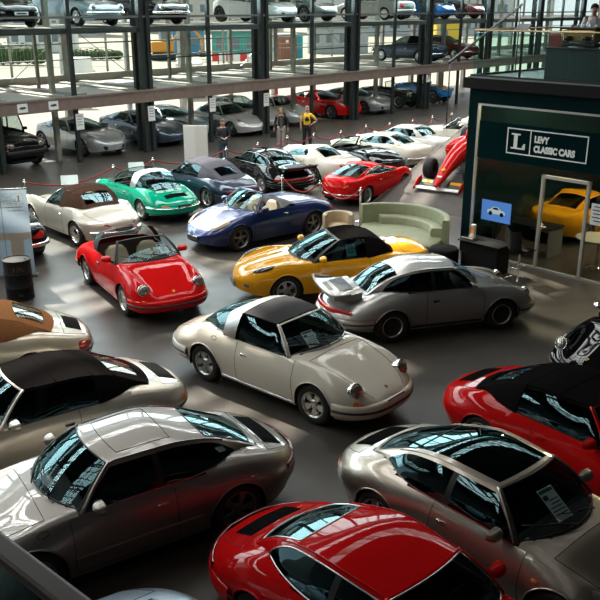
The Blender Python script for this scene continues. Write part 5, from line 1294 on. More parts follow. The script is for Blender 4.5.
for s in (1, -1): MB().tube([(fx-.72, s*.2, .66), (fx-.72, s*.38, .70)], .012, 0, 6).box((fx-.72, s*.42, .71), (.05, .14, .06), bev=.01).build('mirror', F1R, f1)
MB().grid([[(fx+.88+.20*f, y, .10+.035*math.sin(f*PI)+.02*f*0) for f in np.linspace(0, 1, 6)] for y in np.linspace(-.78, .78, 5)]).grid([[(fx+.88+.20*f, y, .085) for f in (0, 1)] for y in (-.78, .78)]).build('front_wing', mat('wing_white', (.72, .70, .66), .5, coat=.6), f1, True)
for s in (1, -1):
    MB().grid([[(fx+.60+.22*f, y, .22-.10*f) for f in np.linspace(0, 1, 4)] for y in (s*.22, s*.76)]).build('wing_flap', BLACK, f1, True)
    MB().grid([[(fx+.64+.10*f, y, .216-.05*f) for f in (0, 1)] for y in (s*.30, s*.68)]).build('wing_patch', YEL, f1)
    MB().prism([(fx+.50, .06), (fx+1.14, .06), (fx+1.14, .16), (fx+.75, .30), (fx+.50, .30)], s*.77, s*.79, 0, Matrix.Rotation(PI/2, 4, 'X') @ Matrix.Diagonal((1, 1, -1, 1))).build('wing_endplate', F1R, f1)
    MB().tube([(fx+.92, s*.06, .26), (fx+.95, s*.07, .12)], .02, 0, 6, flat=(2., .6)).build('wing_pylon', F1R, f1)
lg = MB(); q = Matrix.Translation((fx+.52, 0, .572)) @ Matrix.Rotation(R(11), 4, 'Y')
lg.prism([(.05*math.cos(a)*1.5, .085*math.sin(a)) for a in np.linspace(0, 2*PI, 17)[:-1]], 0, .004, 0, q)
lg.build('nose_emblem', YEL, f1)
lg = MB(); lg.box((fx+.80, 0, .418), (.10, .15, .004), mtx=Matrix.Translation((fx+.80, 0, .452)) @ Matrix.Rotation(R(14), 4, 'Y')); lg.build('nose_stripe', WHITE, f1)
tyr, rim_ = wheel_mesh(.335, .31, .19, 'mesh', ALLOYD, BLACK)
tyr2, rim2 = wheel_mesh(.335, .40, .19, 'mesh', ALLOYD, BLACK)
for x, yy, a, b_ in ((fx, .70, tyr, rim_), (fx-3.0, .66, tyr2, rim2)):
    for s in (1, -1):
        w = bpy.data.objects.new('wheel', a); C.objects.link(w); w.parent = f1; w.location = (x, s*yy, .337); w.rotation_euler = (0, 0, 0 if s == 1 else PI)
        r = bpy.data.objects.new('rim', b_); C.objects.link(r); r.parent = w
        MB().lathe([(.245, .16), (.262, .162)], 40, 0, Matrix.Rotation(-PI/2, 4, 'X')).build('tyre_marking', mat('marking_yellow', (.6, .25, .02), .6), w)
        inn = .20 if x == fx else .15
        for dz, dx in ((.12, .12), (.12, -.2), (-.1, .1), (-.1, -.2)):
            MB().tube([(x, s*(yy-.18), .337+dz*.6), (x+dx, s*inn, .40+dz)], .014, 0, 6, flat=(.5, 1.3)).build('suspension_arm', BLACK, f1, True)
for z in (.62, .86): MB().grid([[(fx-3.55-.3*f, y, z+.05*f*f) for f in np.linspace(0, 1, 5)] for y in (-.5, .5)]).build('rear_wing', F1R, f1, True)
for s in (1, -1): MB().box((fx-3.65, s*.5, .70), (.65, .02, .55)).build('wing_endplate', F1R, f1)
MB().box((fx-3.5, 0, .42), (.5, .06, .45)).build('wing_support', BLACK, f1)

# ---------------------------------------------------------------- sofa, armchair, table and chair
MATTE = mat('matte_black', (.006, .006, .006), .8, spec=.15)
OLIVE = mat('olive_leather', (.30, .32, .20), .55, noise=.08, scale=8, bump=.1)
OLIVE2 = mat('olive_leather_seat', (.34, .36, .23), .5, noise=.08, scale=6, bump=.1)
so_ = thing('curved_sofa', 'curved olive green leather sofa in front of the ramp', 'sofa', (2.3, 20.35, 0))
def arcband(r0, r1, a0, a1, z0, z1, n=28, round_=.04):
    prof = [(r0, z0), (r0, z1-round_), (r0+round_*.3, z1-round_*.3), (r0+round_, z1), (r1-round_, z1), (r1-round_*.3, z1-round_*.3), (r1, z1-round_), (r1, z0)]
    g = [[(r*math.cos(a), r*math.sin(a), z) for r, z in prof] for a in np.linspace(a0, a1, n)]
    mb = MB().grid(g); mb.add(g[0], [tuple(range(8))]); mb.add(g[-1], [tuple(range(8))]); return mb
autosmooth(arcband(1.34, 1.50, R(118), R(-24), .04, .92).build('backrest', OLIVE, so_, True), 50)
autosmooth(arcband(1.02, 1.345, R(98), R(-14), .40, .64, round_=.06).build('back_cushion', OLIVE2, so_, True), 50)
front = [(-.74, .62), (-.45, .05), (.0, -.62), (.42, -.98), (.85, -1.12)]
poly = [(1.345*math.cos(a), 1.345*math.sin(a)) for a in np.linspace(R(-24), R(118), 24)]+front
ctr = Vector((.35, .15, 0))
def ring(f, z): return [((x-ctr.x)*f+ctr.x, (y-ctr.y)*f+ctr.y, z) for x, y in poly]
mb = MB(); g = [ring(.96, .04), ring(.98, .24)]; mb.grid(g, 0, True); autosmooth(mb.build('sofa_base', OLIVE, so_, True), 50)
g = [ring(.985, .24), ring(1., .27), ring(1., .39), ring(.97, .42), ring(.5, .435), ring(.02, .435)]
autosmooth(MB().grid(g, 0, True).build('seat_cushion', OLIVE2, so_, True), 50)
ac = thing('tub_armchair', 'beige tub armchair behind the yellow roadster', 'armchair', (1.02, 21.35, 0))
BEI = mat('beige_leather', (.52, .40, .26), .55)
autosmooth(arcband(.30, .42, R(-30), R(210), .04, .72, 30).build('backrest', BEI, ac, True), 50)
autosmooth(MB().lathe([(0, .04), (.31, .04), (.31, .38), (.27, .43), (0, .44)], 28).build('seat', BEI, ac, True), 50)
pf = thing('low_stool', 'black low stool at the right end of the sofa', 'stool', (3.46, 19.02, 0))
autosmooth(MB().lathe([(0, .02), (.33, .02), (.36, .08), (.36, .40), (.32, .45), (0, .46)], 30).build('cushion', MATTE, pf, True), 50)
tb = thing('low_table', 'black table with glossy top in front of the office glass', 'table', (4.35, 18.62, 0), KROT)
MB().box((0, 0, .70), (1.15, .62, .03), bev=.006).build('table_top', MATTE, tb)
MB().box((0, .02, .34), (1.0, .5, .68), bev=.01).build('table_body', MATTE, tb)
sn = thing('flyer_dispenser', 'small orange and white dispenser standing on the black table', 'dispenser', (4.12, 18.95, .716), KROT)
MB().box((0, 0, .16), (.10, .09, .32), bev=.01).build('dispenser_body', mat('dispenser_white', (.62, .60, .56), .5), sn)
MB().box((0, -.047, .19), (.085, .006, .15)).build('dispenser_front', mat('dispenser_orange', (.75, .22, .02), .5), sn)
tr = thing('tray', 'shiny metal tray with small bottles on the black table', 'tray', (4.02, 18.82, .716), KROT)
MB().box((0, 0, .03), (.34, .24, .06), bev=.01).build('tray_body', CHROME, tr)
sw = thing('swivel_chair', 'black shell swivel chair with chrome cross base at the office glass', 'chair', (4.98, 17.88, 0), KROT+R(75))
g = []
for v in np.linspace(0, 1, 9):
    z = .66+.52*max(0, (v-.45)/.55); x = .26-.48*min(v/.5, 1)-.06*max(0, (v-.5)/.5)
    w = .24-.03*v
    g.append([(x+.05*(y_**2), y_*w, z+.10*(y_**2)*(1-.5*v)) for y_ in np.linspace(-1, 1, 9)])
ga = np.array(g); mb = MB().grid(ga).grid(ga+np.array([-.012, 0, -.022])); mb.build('shell', MATTE, sw, True)
MB().lathe([(.03, .30), (.03, .69)], 14).lathe([(.02, .05), (.02, .32)], 12).build('column', CHROME, sw, True)
for k in range(4):
    a = PI/4+k*PI/2; MB().tube([(0, 0, .10), (.16*math.cos(a), .16*math.sin(a), .08), (.29*math.cos(a), .29*math.sin(a), .03)], .02, 0, 8).build('leg', CHROME, sw, True)
MB().tube([(.17*math.cos(a), .17*math.sin(a), .32) for a in np.linspace(0, 2*PI, 21)[:-1]], .011, 0, 6, True).build('foot_ring', CHROME, sw, True)

# ---------------------------------------------------------------- oil drum and banner at the left
dm = thing('oil_drum', 'black steel oil drum with gold lettering at the left edge', 'drum', (-6.0, 16.66, 0))
pr_ = [(0, 0), (.285, 0), (.295, .012), (.295, .02), (.285, .03)]
for z in (.29, .59): pr_ += [(.285, z-.02), (.298, z), (.285, z+.02)]
pr_ += [(.285, .85), (.295, .86), (.295, .88), (.28, .88), (.275, .862), (0, .862)]
autosmooth(MB().lathe(pr_, 48).build('drum_body', mat('drum_black', (.010, .011, .012), .6, spec=.2), dm, True), 40)
MB().lathe([(.03, .862), (.03, .874), (0, .876)], 14, 0, Matrix.Translation((.17, .05, 0))).build('drum_cap', BLACK, dm, True)
gold = mat('gold_print', (.20, .13, .035), .5)
def wrap(mb, z0, items, ang0, r=.2868):
    """flat lettering bent round the drum"""
    t = MB(); items(t)
    mb.add([(r*math.cos(ang0+x/r), r*math.sin(ang0+x/r), z0+y) for x, y, z in t.v], t.f)
I4 = Matrix.Identity(4); gl_ = MB()
def it(t):
    frame_rect(t, -.16, .20, 0, .13, .005, I4, 0, 0); t.prism([(-.05, 0), (-.045, 0), (-.045, .13), (-.05, .13)], 0, 0, 0, I4)
    slab_L(t, -.14, .025, .08, .08, I4, 0, 0)
    text_to(t, 'LEVY', .05, Matrix.Translation((-.03, .073, 0)), sx=.8, depth=0); text_to(t, 'CLASSIC', .045, Matrix.Translation((-.03, .022, 0)), sx=.8, depth=0)
wrap(gl_, .64, it, R(-62))
wrap(gl_, .12, lambda t: (text_to(t, 'OIL', .07, Matrix.Translation((-.06, 0, 0)), depth=0), t.prism([(-.07, .08), (.09, .08), (.09, .088), (-.07, .088)], 0, 0, 0, I4)), R(-66))
gl_.build('drum_lettering', gold, dm)
bn = thing('roll_up_banner', 'grey-blue banner seen from behind with mirrored lettering and a cream T', 'banner', (-6.88, 18.05, 0), R(12))
def backlit(m, col, f):
    """thin cloth that lets some daylight through"""
    t = m.node_tree; tr = t.nodes.new('ShaderNodeBsdfTranslucent'); tr.inputs[0].default_value = (*col, 1); mx = t.nodes.new('ShaderNodeMixShader'); mx.inputs[0].default_value = f
    t.links.new(t.nodes['Principled BSDF'].outputs[0], mx.inputs[1]); t.links.new(tr.outputs[0], mx.inputs[2]); t.links.new(mx.outputs[0], t.nodes['Material Output'].inputs[0]); return m
bmt = backlit(mat('banner_blue', (.24, .30, .35), .7, noise=.06, scale=2), (.24, .30, .35), .5)
MB().grid([[(-.75, 0, .05), (.75, 0, .05)], [(-.75, 0, 2.05), (.75, 0, 2.05)]]).build('banner_cloth', bmt, bn)
MB().box((0, 0, .03), (1.6, .16, .06), bev=.015).build('banner_base', ALLOYD, bn); MB().tube([(0, .03, .05), (0, .03, 2.05)], .012, 0, 6).build('banner_pole', ALLOYD, bn)
MB().box((0, 0, 2.06), (1.52, .03, .025), bev=.006).build('banner_top_bar', ALLOYD, bn)
pb = MB(); M = upright((0, -.004, 0), 0); cream = backlit(mat('banner_cream', (.62, .56, .48), .7), (.9, .8, .68), .7)
bx = .66
frame_rect(pb, .08, bx, 1.72, 1.95, .008, M, 0, .002); pb.prism([(bx-.25, 1.72), (bx-.243, 1.72), (bx-.243, 1.95), (bx-.25, 1.95)], 0, .001, 0, M)
slab_L(pb, -(bx-.05), 1.765, .15, .14, M, 0, .002, mirror=True)
text_to(pb, 'LEVY', .085, M @ Matrix.Translation((bx-.28, 1.85, 0)), sx=.8, depth=.001, mirror=True); text_to(pb, 'CLASSIC', .075, M @ Matrix.Translation((bx-.28, 1.76, 0)), sx=.75, depth=.001, mirror=True)
text_to(pb, 'tel | fax - web', .06, M @ Matrix.Translation((bx-.04, 1.60, 0)), sx=1, depth=.001, mirror=True) if False else None
for k, (a, b_, y) in enumerate(((.02, .62, 1.63), (.30, .62, 1.55))): pb.prism([(a, y), (b_, y), (b_, y+.022), (a, y+.022)], 0, .001, 0, M)
pb.build('banner_print', cream, bn)
pb = MB(); pb.prism([(.06, .88), (.74, .88), (.74, 1.05), (.06, 1.05)], 0, .001, 0, M); pb.prism([(.28, .20), (.56, .20), (.56, .88), (.28, .88)], 0, .001, 0, M); pb.build('banner_letter', backlit(mat('banner_t', (.62, .54, .46), .7), (.9, .78, .66), .7), bn)
pb = MB(); pb.prism([(.16, .1), (.172, .1), (.172, 2.03), (.16, 2.03)], 0, .001, 0, M); pb.build('banner_seam', INK, bn)

# ---------------------------------------------------------------- white board, stanchions and ropes
wb_ = thing('display_board', 'tall white folded display board behind the midnight blue convertible', 'board', (-3.66, 28.95, 0), R(-8))
for s in (1, -1): MB().box((0, 0, 0), (.44, .04, 2.0), mtx=Matrix.Translation((s*.21, .02, 1.0)) @ Matrix.Rotation(R(8*s), 4, 'Z')).build('board_leaf', mat('board_white', (.76, .71, .65), .7), wb_)
ROPE = mat('red_rope', (.30, .015, .015), .8)
def post(x, y, lab, grp='rope posts along the glass wall'):
    o = thing('stanchion', lab, 'rope post', (x, y, 0), 0, grp)
    MB().lathe([(0, 0), (.16, 0), (.16, .015), (.05, .04), (.025, .06)], 24).build('base', CHROME, o, True)
    MB().lathe([(.025, .05), (.025, .90), (.05, .905), (.05, .93), (.025, .935), (.03, .96), (.035, .975), (.02, 1.0), (0, 1.005)], 18).build('pole', CHROME, o, True)
    return Vector((x, y, .90))
def rope(a, b, lab, sag=.28):
    o = thing('barrier_rope', lab, 'rope', ((a.x+b.x)/2, (a.y+b.y)/2, 0), 0, 'red barrier ropes')
    d = (b-a).normalized(); a2, b2 = a+d*.06, b-d*.06; c = Vector(o.location)
    pts = [a2.lerp(b2, t)-c-Vector((0, 0, 4*sag*t*(1-t))) for t in np.linspace(0, 1, 13)]
    MB().tube(pts, .022, 0, 8).build('rope', ROPE, o, True)
    MB().tube([pts[0]-d*.05, pts[0]], .024, 0, 6).tube([pts[-1], pts[-1]+d*.05], .024, 0, 6).build('rope_hook', CHROME, o, True)
PP = [(-8.31, 24.52), (-6.16, 27.0), (-5.08, 28.33), (-2.74, 30.57), (-1.62, 31.69), (-.52, 33.44), (.56, 34.13), (1.72, 34.86), (2.91, 36.71), (4.05, 37.54), (5.22, 38.58), (6.32, 39.87), (7.45, 41.04)]
WH = ['behind the silver classic roadster', 'behind the green targa', 'left of the white board', 'in front of the man in the dark jacket', 'between the man and the woman', 'in front of the woman', 'beside the man in yellow', 'behind the cream sports coupe', 'behind the black and silver roadster', 'behind the light grey hardtop', 'left behind the long cream cabriolet', 'right behind the long cream cabriolet', 'farthest along the ropes']
tops = [post(x, y, 'chrome rope post '+w_) for (x, y), w_ in zip(PP, WH)]
for k in range(len(PP)-1): rope(tops[k], tops[k+1], 'red rope starting at the post '+WH[k], .16+.10*min((tops[k+1]-tops[k]).length/2.5, 1.5))
Q_ = [(-.55, 25.2), (.60, 24.35), (1.75, 23.35)]
WQ = ['right of the black whale-tail coupe', 'in front of the cream long-nosed coupe', 'in front of the red vintage coupe']
tq = [post(x, y, 'chrome rope post '+w_, 'rope posts before the second row') for (x, y), w_ in zip(Q_, WQ)]
for k in range(2): rope(tq[k], tq[k+1], 'red rope that hangs from the post '+WQ[k], .34)
for k, ((x, y), w_) in enumerate((((-6.95, 24.55), 'behind the brown-roofed roadster'), ((-5.35, 26.75), 'behind the green targa'))):
    o = thing('info_stand', 'pale tilted information stand '+w_, 'stand', (x, y, 0), R(15), 'tilted information stands')
    MB().box((0, 0, .45), (.04, .04, .9)).build('post', ALLOYD, o); MB().box((0, 0, .01), (.3, .3, .02)).build('base', ALLOYD, o)
    MB().box((0, 0, 0), (.50, .36, .012), mtx=Matrix.Translation((0, -.03, .98)) @ Matrix.Rotation(R(40), 4, 'X')).build('panel', mat('panel_pale', (.45, .52, .50), .5), o)
# paper signs on the brown beam and on the columns of the glass wall
for k, (s, z, w_, h_, lab) in enumerate(((1.05, 2.36, .42, .32, 'white paper sign on the brown beam above the off-road car'), (2.35, 2.36, .42, .32, 'white paper sign on the brown beam above the silver grand tourer'), (3.55, 1.62, .36, .62, 'white paper sheet on the first slim column'),
        (7.1, 1.62, .36, .62, 'white paper sheet on the second main column'), (10.6, 1.70, .36, .62, 'white paper sheet above the white board'), (14.1, 1.65, .36, .62, 'white paper sheet on the main column left of the woman'), (28.1, 1.9, .40, .60, 'white number sign 7 by the vintage car'))):
    o = thing('paper_sign', lab, 'sign', W(s, -.29 if z > 2 else -.14, z), WROT, 'paper signs on the glass wall')
    MB().box((0, 0, 0), (w_, .008, h_)).build('sheet', PAPER, o)
    t = MB(); M = upright((0, -.0055, 0), 0)
    if k == 6: text_to(t, '7', .5, M @ Matrix.Translation((-.14, -.18, 0)), depth=.001, bold=.01)
    elif k < 2: t.prism([(-.16, -.02), (-.02, -.05), (.16, -.02), (.10, .05), (-.08, .04)], 0, .001, 0, M)
    else:
        for j in range(4): t.prism([(-.12, .2-.11*j), (.12, .2-.11*j), (.12, .22-.11*j), (-.12, .22-.11*j)], 0, .001, 0, M)
    t.build('sign_print', INK, o)
# ---------------------------------------------------------------- people
SKIN = mat('skin', (.50, .29, .20), .6)
def skin_mesh(name, joints, bones, m, parent, root, sub=2):
    """one continuous surface grown round a skeleton; joints {name: (xyz, radius)}"""
    names = list(joints); ix = {n: i for i, n in enumerate(names)}
    me = bpy.data.meshes.new(name); me.from_pydata([joints[n][0] for n in names], [(ix[a], ix[b]) for a, b in bones], [])
    o = bpy.data.objects.new(name, me); C.objects.link(o)
    o.modifiers.new('skin', 'SKIN'); sm = o.modifiers.new('sub', 'SUBSURF'); sm.levels = sm.render_levels = sub
    if not me.skin_vertices: me.attributes.new('skin', 'FLOAT', 'POINT')
    for i, n in enumerate(names):
        r = joints[n][1]; sv = me.skin_vertices[0].data[i]; sv.radius = r if isinstance(r, tuple) else (r, r); sv.use_root = n == root
    dg = bpy.context.evaluated_depsgraph_get(); dg.update()
    me2 = bpy.data.meshes.new_from_object(o.evaluated_get(dg)); bpy.data.objects.remove(o)
    me2.materials.clear(); me2.materials.append(m); me2.polygons.foreach_set('use_smooth', [True]*len(me2.polygons))
    r = bpy.data.objects.new(name, me2); C.objects.link(r); r.parent = parent
    return r
def person(label, loc, rz, top, legs, hair, pose, h=1.76, hair_long=False, shirt=None, print_=None, seated=False):
    """standing figure facing +X; pose gives elbow and wrist points for both arms"""
    t = thing('person', label, 'person', loc, rz); k = h/1.76
    V = lambda x, y, z: (x*k, y*k, z*k)
    J = {'pelvis': (V(0, 0, .94), .125*k), 'waist': (V(.01, 0, 1.08), .115*k), 'chest': (V(.0, 0, 1.28), .135*k), 'collar': (V(-.01, 0, 1.43), .085*k), 'neck': (V(.0, 0, 1.50), .052*k), 'skull_low': (V(.03, 0, 1.60), .075*k), 'skull': (V(.015, 0, 1.685), .088*k)}
    E_ = [('pelvis', 'waist'), ('waist', 'chest'), ('chest', 'collar'), ('collar', 'neck'), ('neck', 'skull_low'), ('skull_low', 'skull')]
    for s, n in ((1, 'l'), (-1, 'r')):
        fx_, fy = pose.get('foot_'+n, (0, .11))
        J['hip'+n] = (V(0, s*.095, .90), .095*k); J['knee'+n] = (V(.02+fx_*.5, s*(.10+(fy-.11)*.5), .49), .062*k); J['ankle'+n] = (V(-.01+fx_, s*fy, .09), .042*k); J['toe'+n] = (V(.13+fx_, s*(fy+.03), .035), .038*k)
        E_ += [('pelvis', 'hip'+n), ('hip'+n, 'knee'+n), ('knee'+n, 'ankle'+n), ('ankle'+n, 'toe'+n)]
        J['sh'+n] = (V(-.01, s*.185, 1.40), .062*k); el, wr = pose['arm_'+n]
        J['el'+n] = (V(el[0], s*el[1], el[2]), .043*k); J['wr'+n] = (V(wr[0], s*wr[1], wr[2]), .030*k)
        d = (Vector(wr)-Vector(el)).normalized(); pm_ = Vector(wr)+d*.07
        J['palm'+n] = (V(pm_.x, s*pm_.y, pm_.z), (.036*k, .020*k))
        E_ += [('collar', 'sh'+n), ('sh'+n, 'el'+n), ('el'+n, 'wr'+n), ('wr'+n, 'palm'+n)]
        side_ = d.cross(Vector((0, 0, 1))) if abs(d.z) < .9 else Vector((1, 0, 0)); side_.normalize()
        curl = d.cross(side_).normalized()
        for q in range(4):
            o_ = side_*(.03-.02*q); L = (.07, .08, .075, .06)[q]
            a = pm_+o_+d*.03; b_ = a+d*L*.6+curl*.008; c = b_+d*L*.35+curl*.03
            for nm, pt, rr in (('a', a, .0105), ('b', b_, .0095), ('c', c, .008)): J['f%d%s%s' % (q, nm, n)] = (V(pt.x, s*pt.y, pt.z), rr*k)
            E_ += [('palm'+n, 'f%da%s' % (q, n)), ('f%da%s' % (q, n), 'f%db%s' % (q, n)), ('f%db%s' % (q, n), 'f%dc%s' % (q, n))]
        a = Vector(wr)+d*.03+side_*.035; b_ = a+d*.035+side_*.02
        J['ta'+n] = (V(a.x, s*a.y, a.z), .011*k); J['tb'+n] = (V(b_.x, s*b_.y, b_.z), .009*k); E_ += [('wr'+n, 'ta'+n), ('ta'+n, 'tb'+n)]
    body = skin_mesh('body', J, E_, SKIN, t, 'pelvis')
    # face
    f = MB(); f.ball(V(.105, 0, 1.63), (.018*k, .013*k, .022*k), 0, 8); f.ball(V(.095, 0, 1.578), (.012*k, .026*k, .007*k), 1, 8)
    for s in (1, -1):
        f.ball(V(.094, s*.034, 1.655), (.010*k, .014*k, .008*k), 2, 8); f.ball(V(.015, s*.088, 1.63), (.022*k, .012*k, .032*k), 0, 8)
    f.build('face', [SKIN, mat('lips', (.35, .12, .10), .5), mat('eye_dark', (.03, .02, .015), .3)], body, True)
    def sub(keys, grow, name, m, extra={}, root=None, bones=None):
        jj = {}
        for q in keys:
            p_, r_ = J[q]; r_ = r_ if not isinstance(r_, tuple) else r_[0]; jj[q] = (p_, r_+grow.get(q, .014)*k)
        jj.update(extra); ee = [b for b in (bones or E_) if b[0] in jj and b[1] in jj]
        return skin_mesh(name, jj, ee, m, t, root or keys[0])
    sub(['pelvis', 'hipl', 'hipr', 'kneel', 'kneer', 'anklel', 'ankler'], {'kneel': .022, 'kneer': .022, 'anklel': .028, 'ankler': .028, 'pelvis': .012}, 'trousers', legs)
    slv = pose.get('sleeve', 'long')
    keys = ['pelvis', 'waist', 'chest', 'collar', 'shl', 'shr', 'ell', 'elr'] + (['wrl', 'wrr'] if slv == 'long' else [])
    ex = {}
    if slv != 'long':
        keys = [q for q in keys if not q.startswith('el')]
        for s, n in ((1, 'l'), (-1, 'r')):
            a, b_ = Vector(J['sh'+n][0]), Vector(J['el'+n][0]); ex['el'+n] = (tuple(a.lerp(b_, .72)), .062*k)
    sub(keys, {'pelvis': .03, 'waist': .04, 'collar': .006, 'chest': .022, 'wrl': .012, 'wrr': .012}, pose.get('top_name', 'jacket'), top, ex, 'pelvis')
    if shirt:
        MB().grid([[V(.155-.012*abs(y), y*.06*(1.0 if z < 1.3 else .7), z) for y in (-1, -.5, 0, .5, 1)] for z in (.92, 1.1, 1.28, 1.40)]).build('shirt_front', shirt, t, True)
    if print_:
        MB().grid([[V(.165-.02*y*y, y*.09, z) for y in (-1, -.5, 0, .5, 1)] for z in (1.16, 1.22, 1.27)]).grid([[V(.168-.02*y*y, y*.06, z) for y in (-1, 0, 1)] for z in (1.29, 1.33)]).build('shirt_print', print_, t, True)
    for s, n in ((1, 'l'), (-1, 'r')):
        a, b_ = Vector(J['ankle'+n][0]), Vector(J['toe'+n][0]); c = (a+b_)/2
        mb = MB(); mb.ball((c.x+.01, c.y, .045*k), (.145*k, .052*k, .05*k), 0, 10); o = mb.build('shoe', pose.get('shoes', BLACK), t, True)
        for v in o.data.vertices: v.co.z = max(v.co.z, .004)
    if hair is not None:
        mb = MB(); g = []
        for th in np.linspace(0, PI*.62, 9):
            g.append([V(.005+.098*math.sin(th)*math.cos(a)*(1 if math.cos(a) < .2 else max(.2, 1-.55*max(0, th-.75))), .098*math.sin(th)*math.sin(a), 1.685+.098*math.cos(th)+.02*0) for a in np.linspace(0, 2*PI, 21)[:-1]])
        mb.grid(g, 0, True)
        if hair_long:
            mb.grid([[V(-.045-.06*math.cos(a)*1, .105*math.sin(a)*(1+.1*f), 1.68-.30*f) for a in np.linspace(-1.9, 1.9, 11)] for f in np.linspace(0, 1, 7)])
        mb.build('hair', hair, t, True)
    return t
JKT = mat('navy_jacket', (.012, .016, .024), .8); BLKJ = mat('black_jacket', (.012, .012, .012), .75); YELT = mat('yellow_shirt', (.85, .50, .01), .8); JEANS = mat('blue_jeans', (.035, .07, .10), .85); BLKT = mat('black_trousers', (.012, .012, .013), .85); PALET = mat('pale_trousers', (.38, .32, .31), .85); WHT = mat('white_shirt', (.70, .72, .74), .8)
GREYH = mat('grey_hair', (.20, .17, .14), .8); BLONDE = mat('blonde_hair', (.40, .24, .09), .7); DARKH = mat('dark_hair', (.015, .012, .010), .7); GREYT = mat('grey_top', (.08, .075, .08), .85)
down = ((-.03, .27, 1.15), (.03, .29, .91))
person('person in a dark jacket and jeans looking down at the hands beside the white board', (-3.0, 32.3, 0), R(-75), JKT, JEANS, GREYH, dict(arm_l=((.02, .25, 1.12), (.24, .10, 1.10)), arm_r=((.02, .25, 1.12), (.24, .09, 1.09))), 1.78)
person('person with long blonde hair in a black open jacket and pale trousers', (-.82, 36.2, 0), R(-88), BLKJ, PALET, BLONDE, dict(arm_l=down, arm_r=((-.02, .26, 1.15), (.08, .30, .92)), foot_l=(.03, .10)), 1.76, True, GREYT)
person('person in a yellow T-shirt and black trousers with one hand on the hip', (.31, 36.6, 0), R(-92), YELT, BLKT, mat('short_grey_hair', (.34, .27, .21), .85), dict(arm_l=((-.05, .42, 1.16), (.06, .22, 1.02)), arm_r=((-.02, .28, 1.14), (.05, .27, .91)), sleeve='short', top_name='shirt', foot_l=(0, .15), foot_r=(0, .14)), 1.80, False, None, BLKT)
pb_ = K(2.02, 1.80, 4.33)
person('person in a white shirt behind the bar counter on the office roof', pb_, R(-105), WHT, BLKT, DARKH, dict(arm_l=((.05, .27, 1.14), (.28, .20, 1.12)), arm_r=((.05, .27, 1.14), (.28, .18, 1.12)), top_name='shirt'), 1.62)
bg_ = thing('shopping_bag', 'small dark bag held by the blonde person', 'bag', (-1.16, 36.08, .0), R(10))
mb = MB(); mb.box((0, 0, .66), (.24, .10, .28), bev=.02); mb.build('bag_body', BLACK, bg_); MB().tube([(-.07, 0, .79), (-.04, 0, .90), (.04, 0, .90), (.07, 0, .79)], .008, 0, 6).build('bag_handle', BLACK, bg_, True)

# ---------------------------------------------------------------- railing of the camera's gallery
RAILM = mat('rail_satin', (.13, .11, .095), .5, .3)
q0, q1 = Vector((-1.75, 2.54, 0)), Vector((.35, .70, 0))
gr = thing('gallery_railing', 'grey-brown metal handrail with dark glass panel at the lower left corner', 'railing', q0, math.atan2(q1.y-q0.y, q1.x-q0.x)); L_ = (q1-q0).length
MB().box((L_/2, -.0, 4.70), (L_, .062, .03), bev=.012).build('handrail', RAILM, gr)
MB().box((L_/2, 0, 4.16), (L_-.06, .014, 1.0)).build('glass_panel', glass('railing_glass', (.25, .30, .30), (.5, .9, 1), 1.25), gr)
for x in (.02, L_-.02): MB().box((x, 0, 4.15), (.04, .04, 1.08)).build('post', RAILM, gr)
MB().box((L_/2, -.05, 3.52), (L_, .14, .24)).build('floor_edge', DARKWALL, gr)
# ---------------------------------------------------------------- building site outside, beyond the parking tower
def out(px, dist):
    """ground point seen in column px at a given distance in front of the hall"""
    a = math.atan2(px-300, CAM_F); return Vector((math.tan(a)*dist*1.02, dist, 0))
LEAF = mat('hedge_leaves', (.045, .085, .022), .9, noise=.4, scale=6)
def hedge(label, p, w, h, seed):
    rnd = random.Random(seed); o = thing('hedge', label, 'hedge', p, rnd.uniform(-.3, .3)); mb = MB()
    for kx in np.arange(-w/2+.5, w/2, .9): mb.ball((kx, rnd.uniform(-.2, .2), h*.42), (.75, .7, h*.42*rnd.uniform(.85, 1.05)), 0, 6)
    for _ in range(420):
        x, y, z = rnd.uniform(-w/2, w/2), rnd.uniform(-.9, .9), rnd.uniform(.05, 1)**.7*h
        z *= 1-.3*abs(2*x/w)**3; a, b_ = rnd.uniform(0, PI), rnd.uniform(-1, 1); r_ = rnd.uniform(.10, .24)
        mb.add([Matrix.Translation((x, y, z)) @ Matrix.Rotation(a, 4, 'Z') @ Matrix.Rotation(b_, 4, 'X') @ Vector(q) for q in ((-r_, 0, 0), (0, -r_*.6, 0), (r_, 0, 0), (0, r_*.6, .03))], [(0, 1, 2, 3)])
    mb.build('foliage', LEAF, o); st = MB()
    for k in range(7): st.tube([((k-3)*w/7.5, 0, 0), ((k-3)*w/7.5+rnd.uniform(-.2, .2), rnd.uniform(-.2, .2), h*.7)], .03, 0, 5)
    st.build('stems', WOODP, o)
hedge('green hedge outside beyond the left bay', out(24, 92), 9, 2.3, 1); hedge('low green hedge outside right of the first column', out(104, 100), 6, 1.3, 2)
pt = thing('portable_toilet', 'brown portable toilet on the building site outside', 'portable toilet', out(287, 98), R(8))
BRN = mat('toilet_brown', (.30, .12, .07), .6)
MB().box((0, 0, 1.28), (2.3, 2.0, 2.6), bev=.06).build('cabin', BRN, pt); MB().box((0, 0, 2.85), (2.4, 2.1, .4), bev=.18).build('cabin_roof', mat('toilet_roof', (.62, .58, .54), .6), pt); MB().box((0, -1.02, 1.3), (1.3, .05, 2.1), bev=.02).build('cabin_door', mat('toilet_door', (.26, .10, .06), .6), pt)
MB().box((0, -1.05, 2.2), (.3, .03, .3)).build('door_sign', WHITE, pt)
tc_ = thing('waste_skip', 'turquoise tall container beside the brown toilet outside', 'container', out(297, 100), R(5))
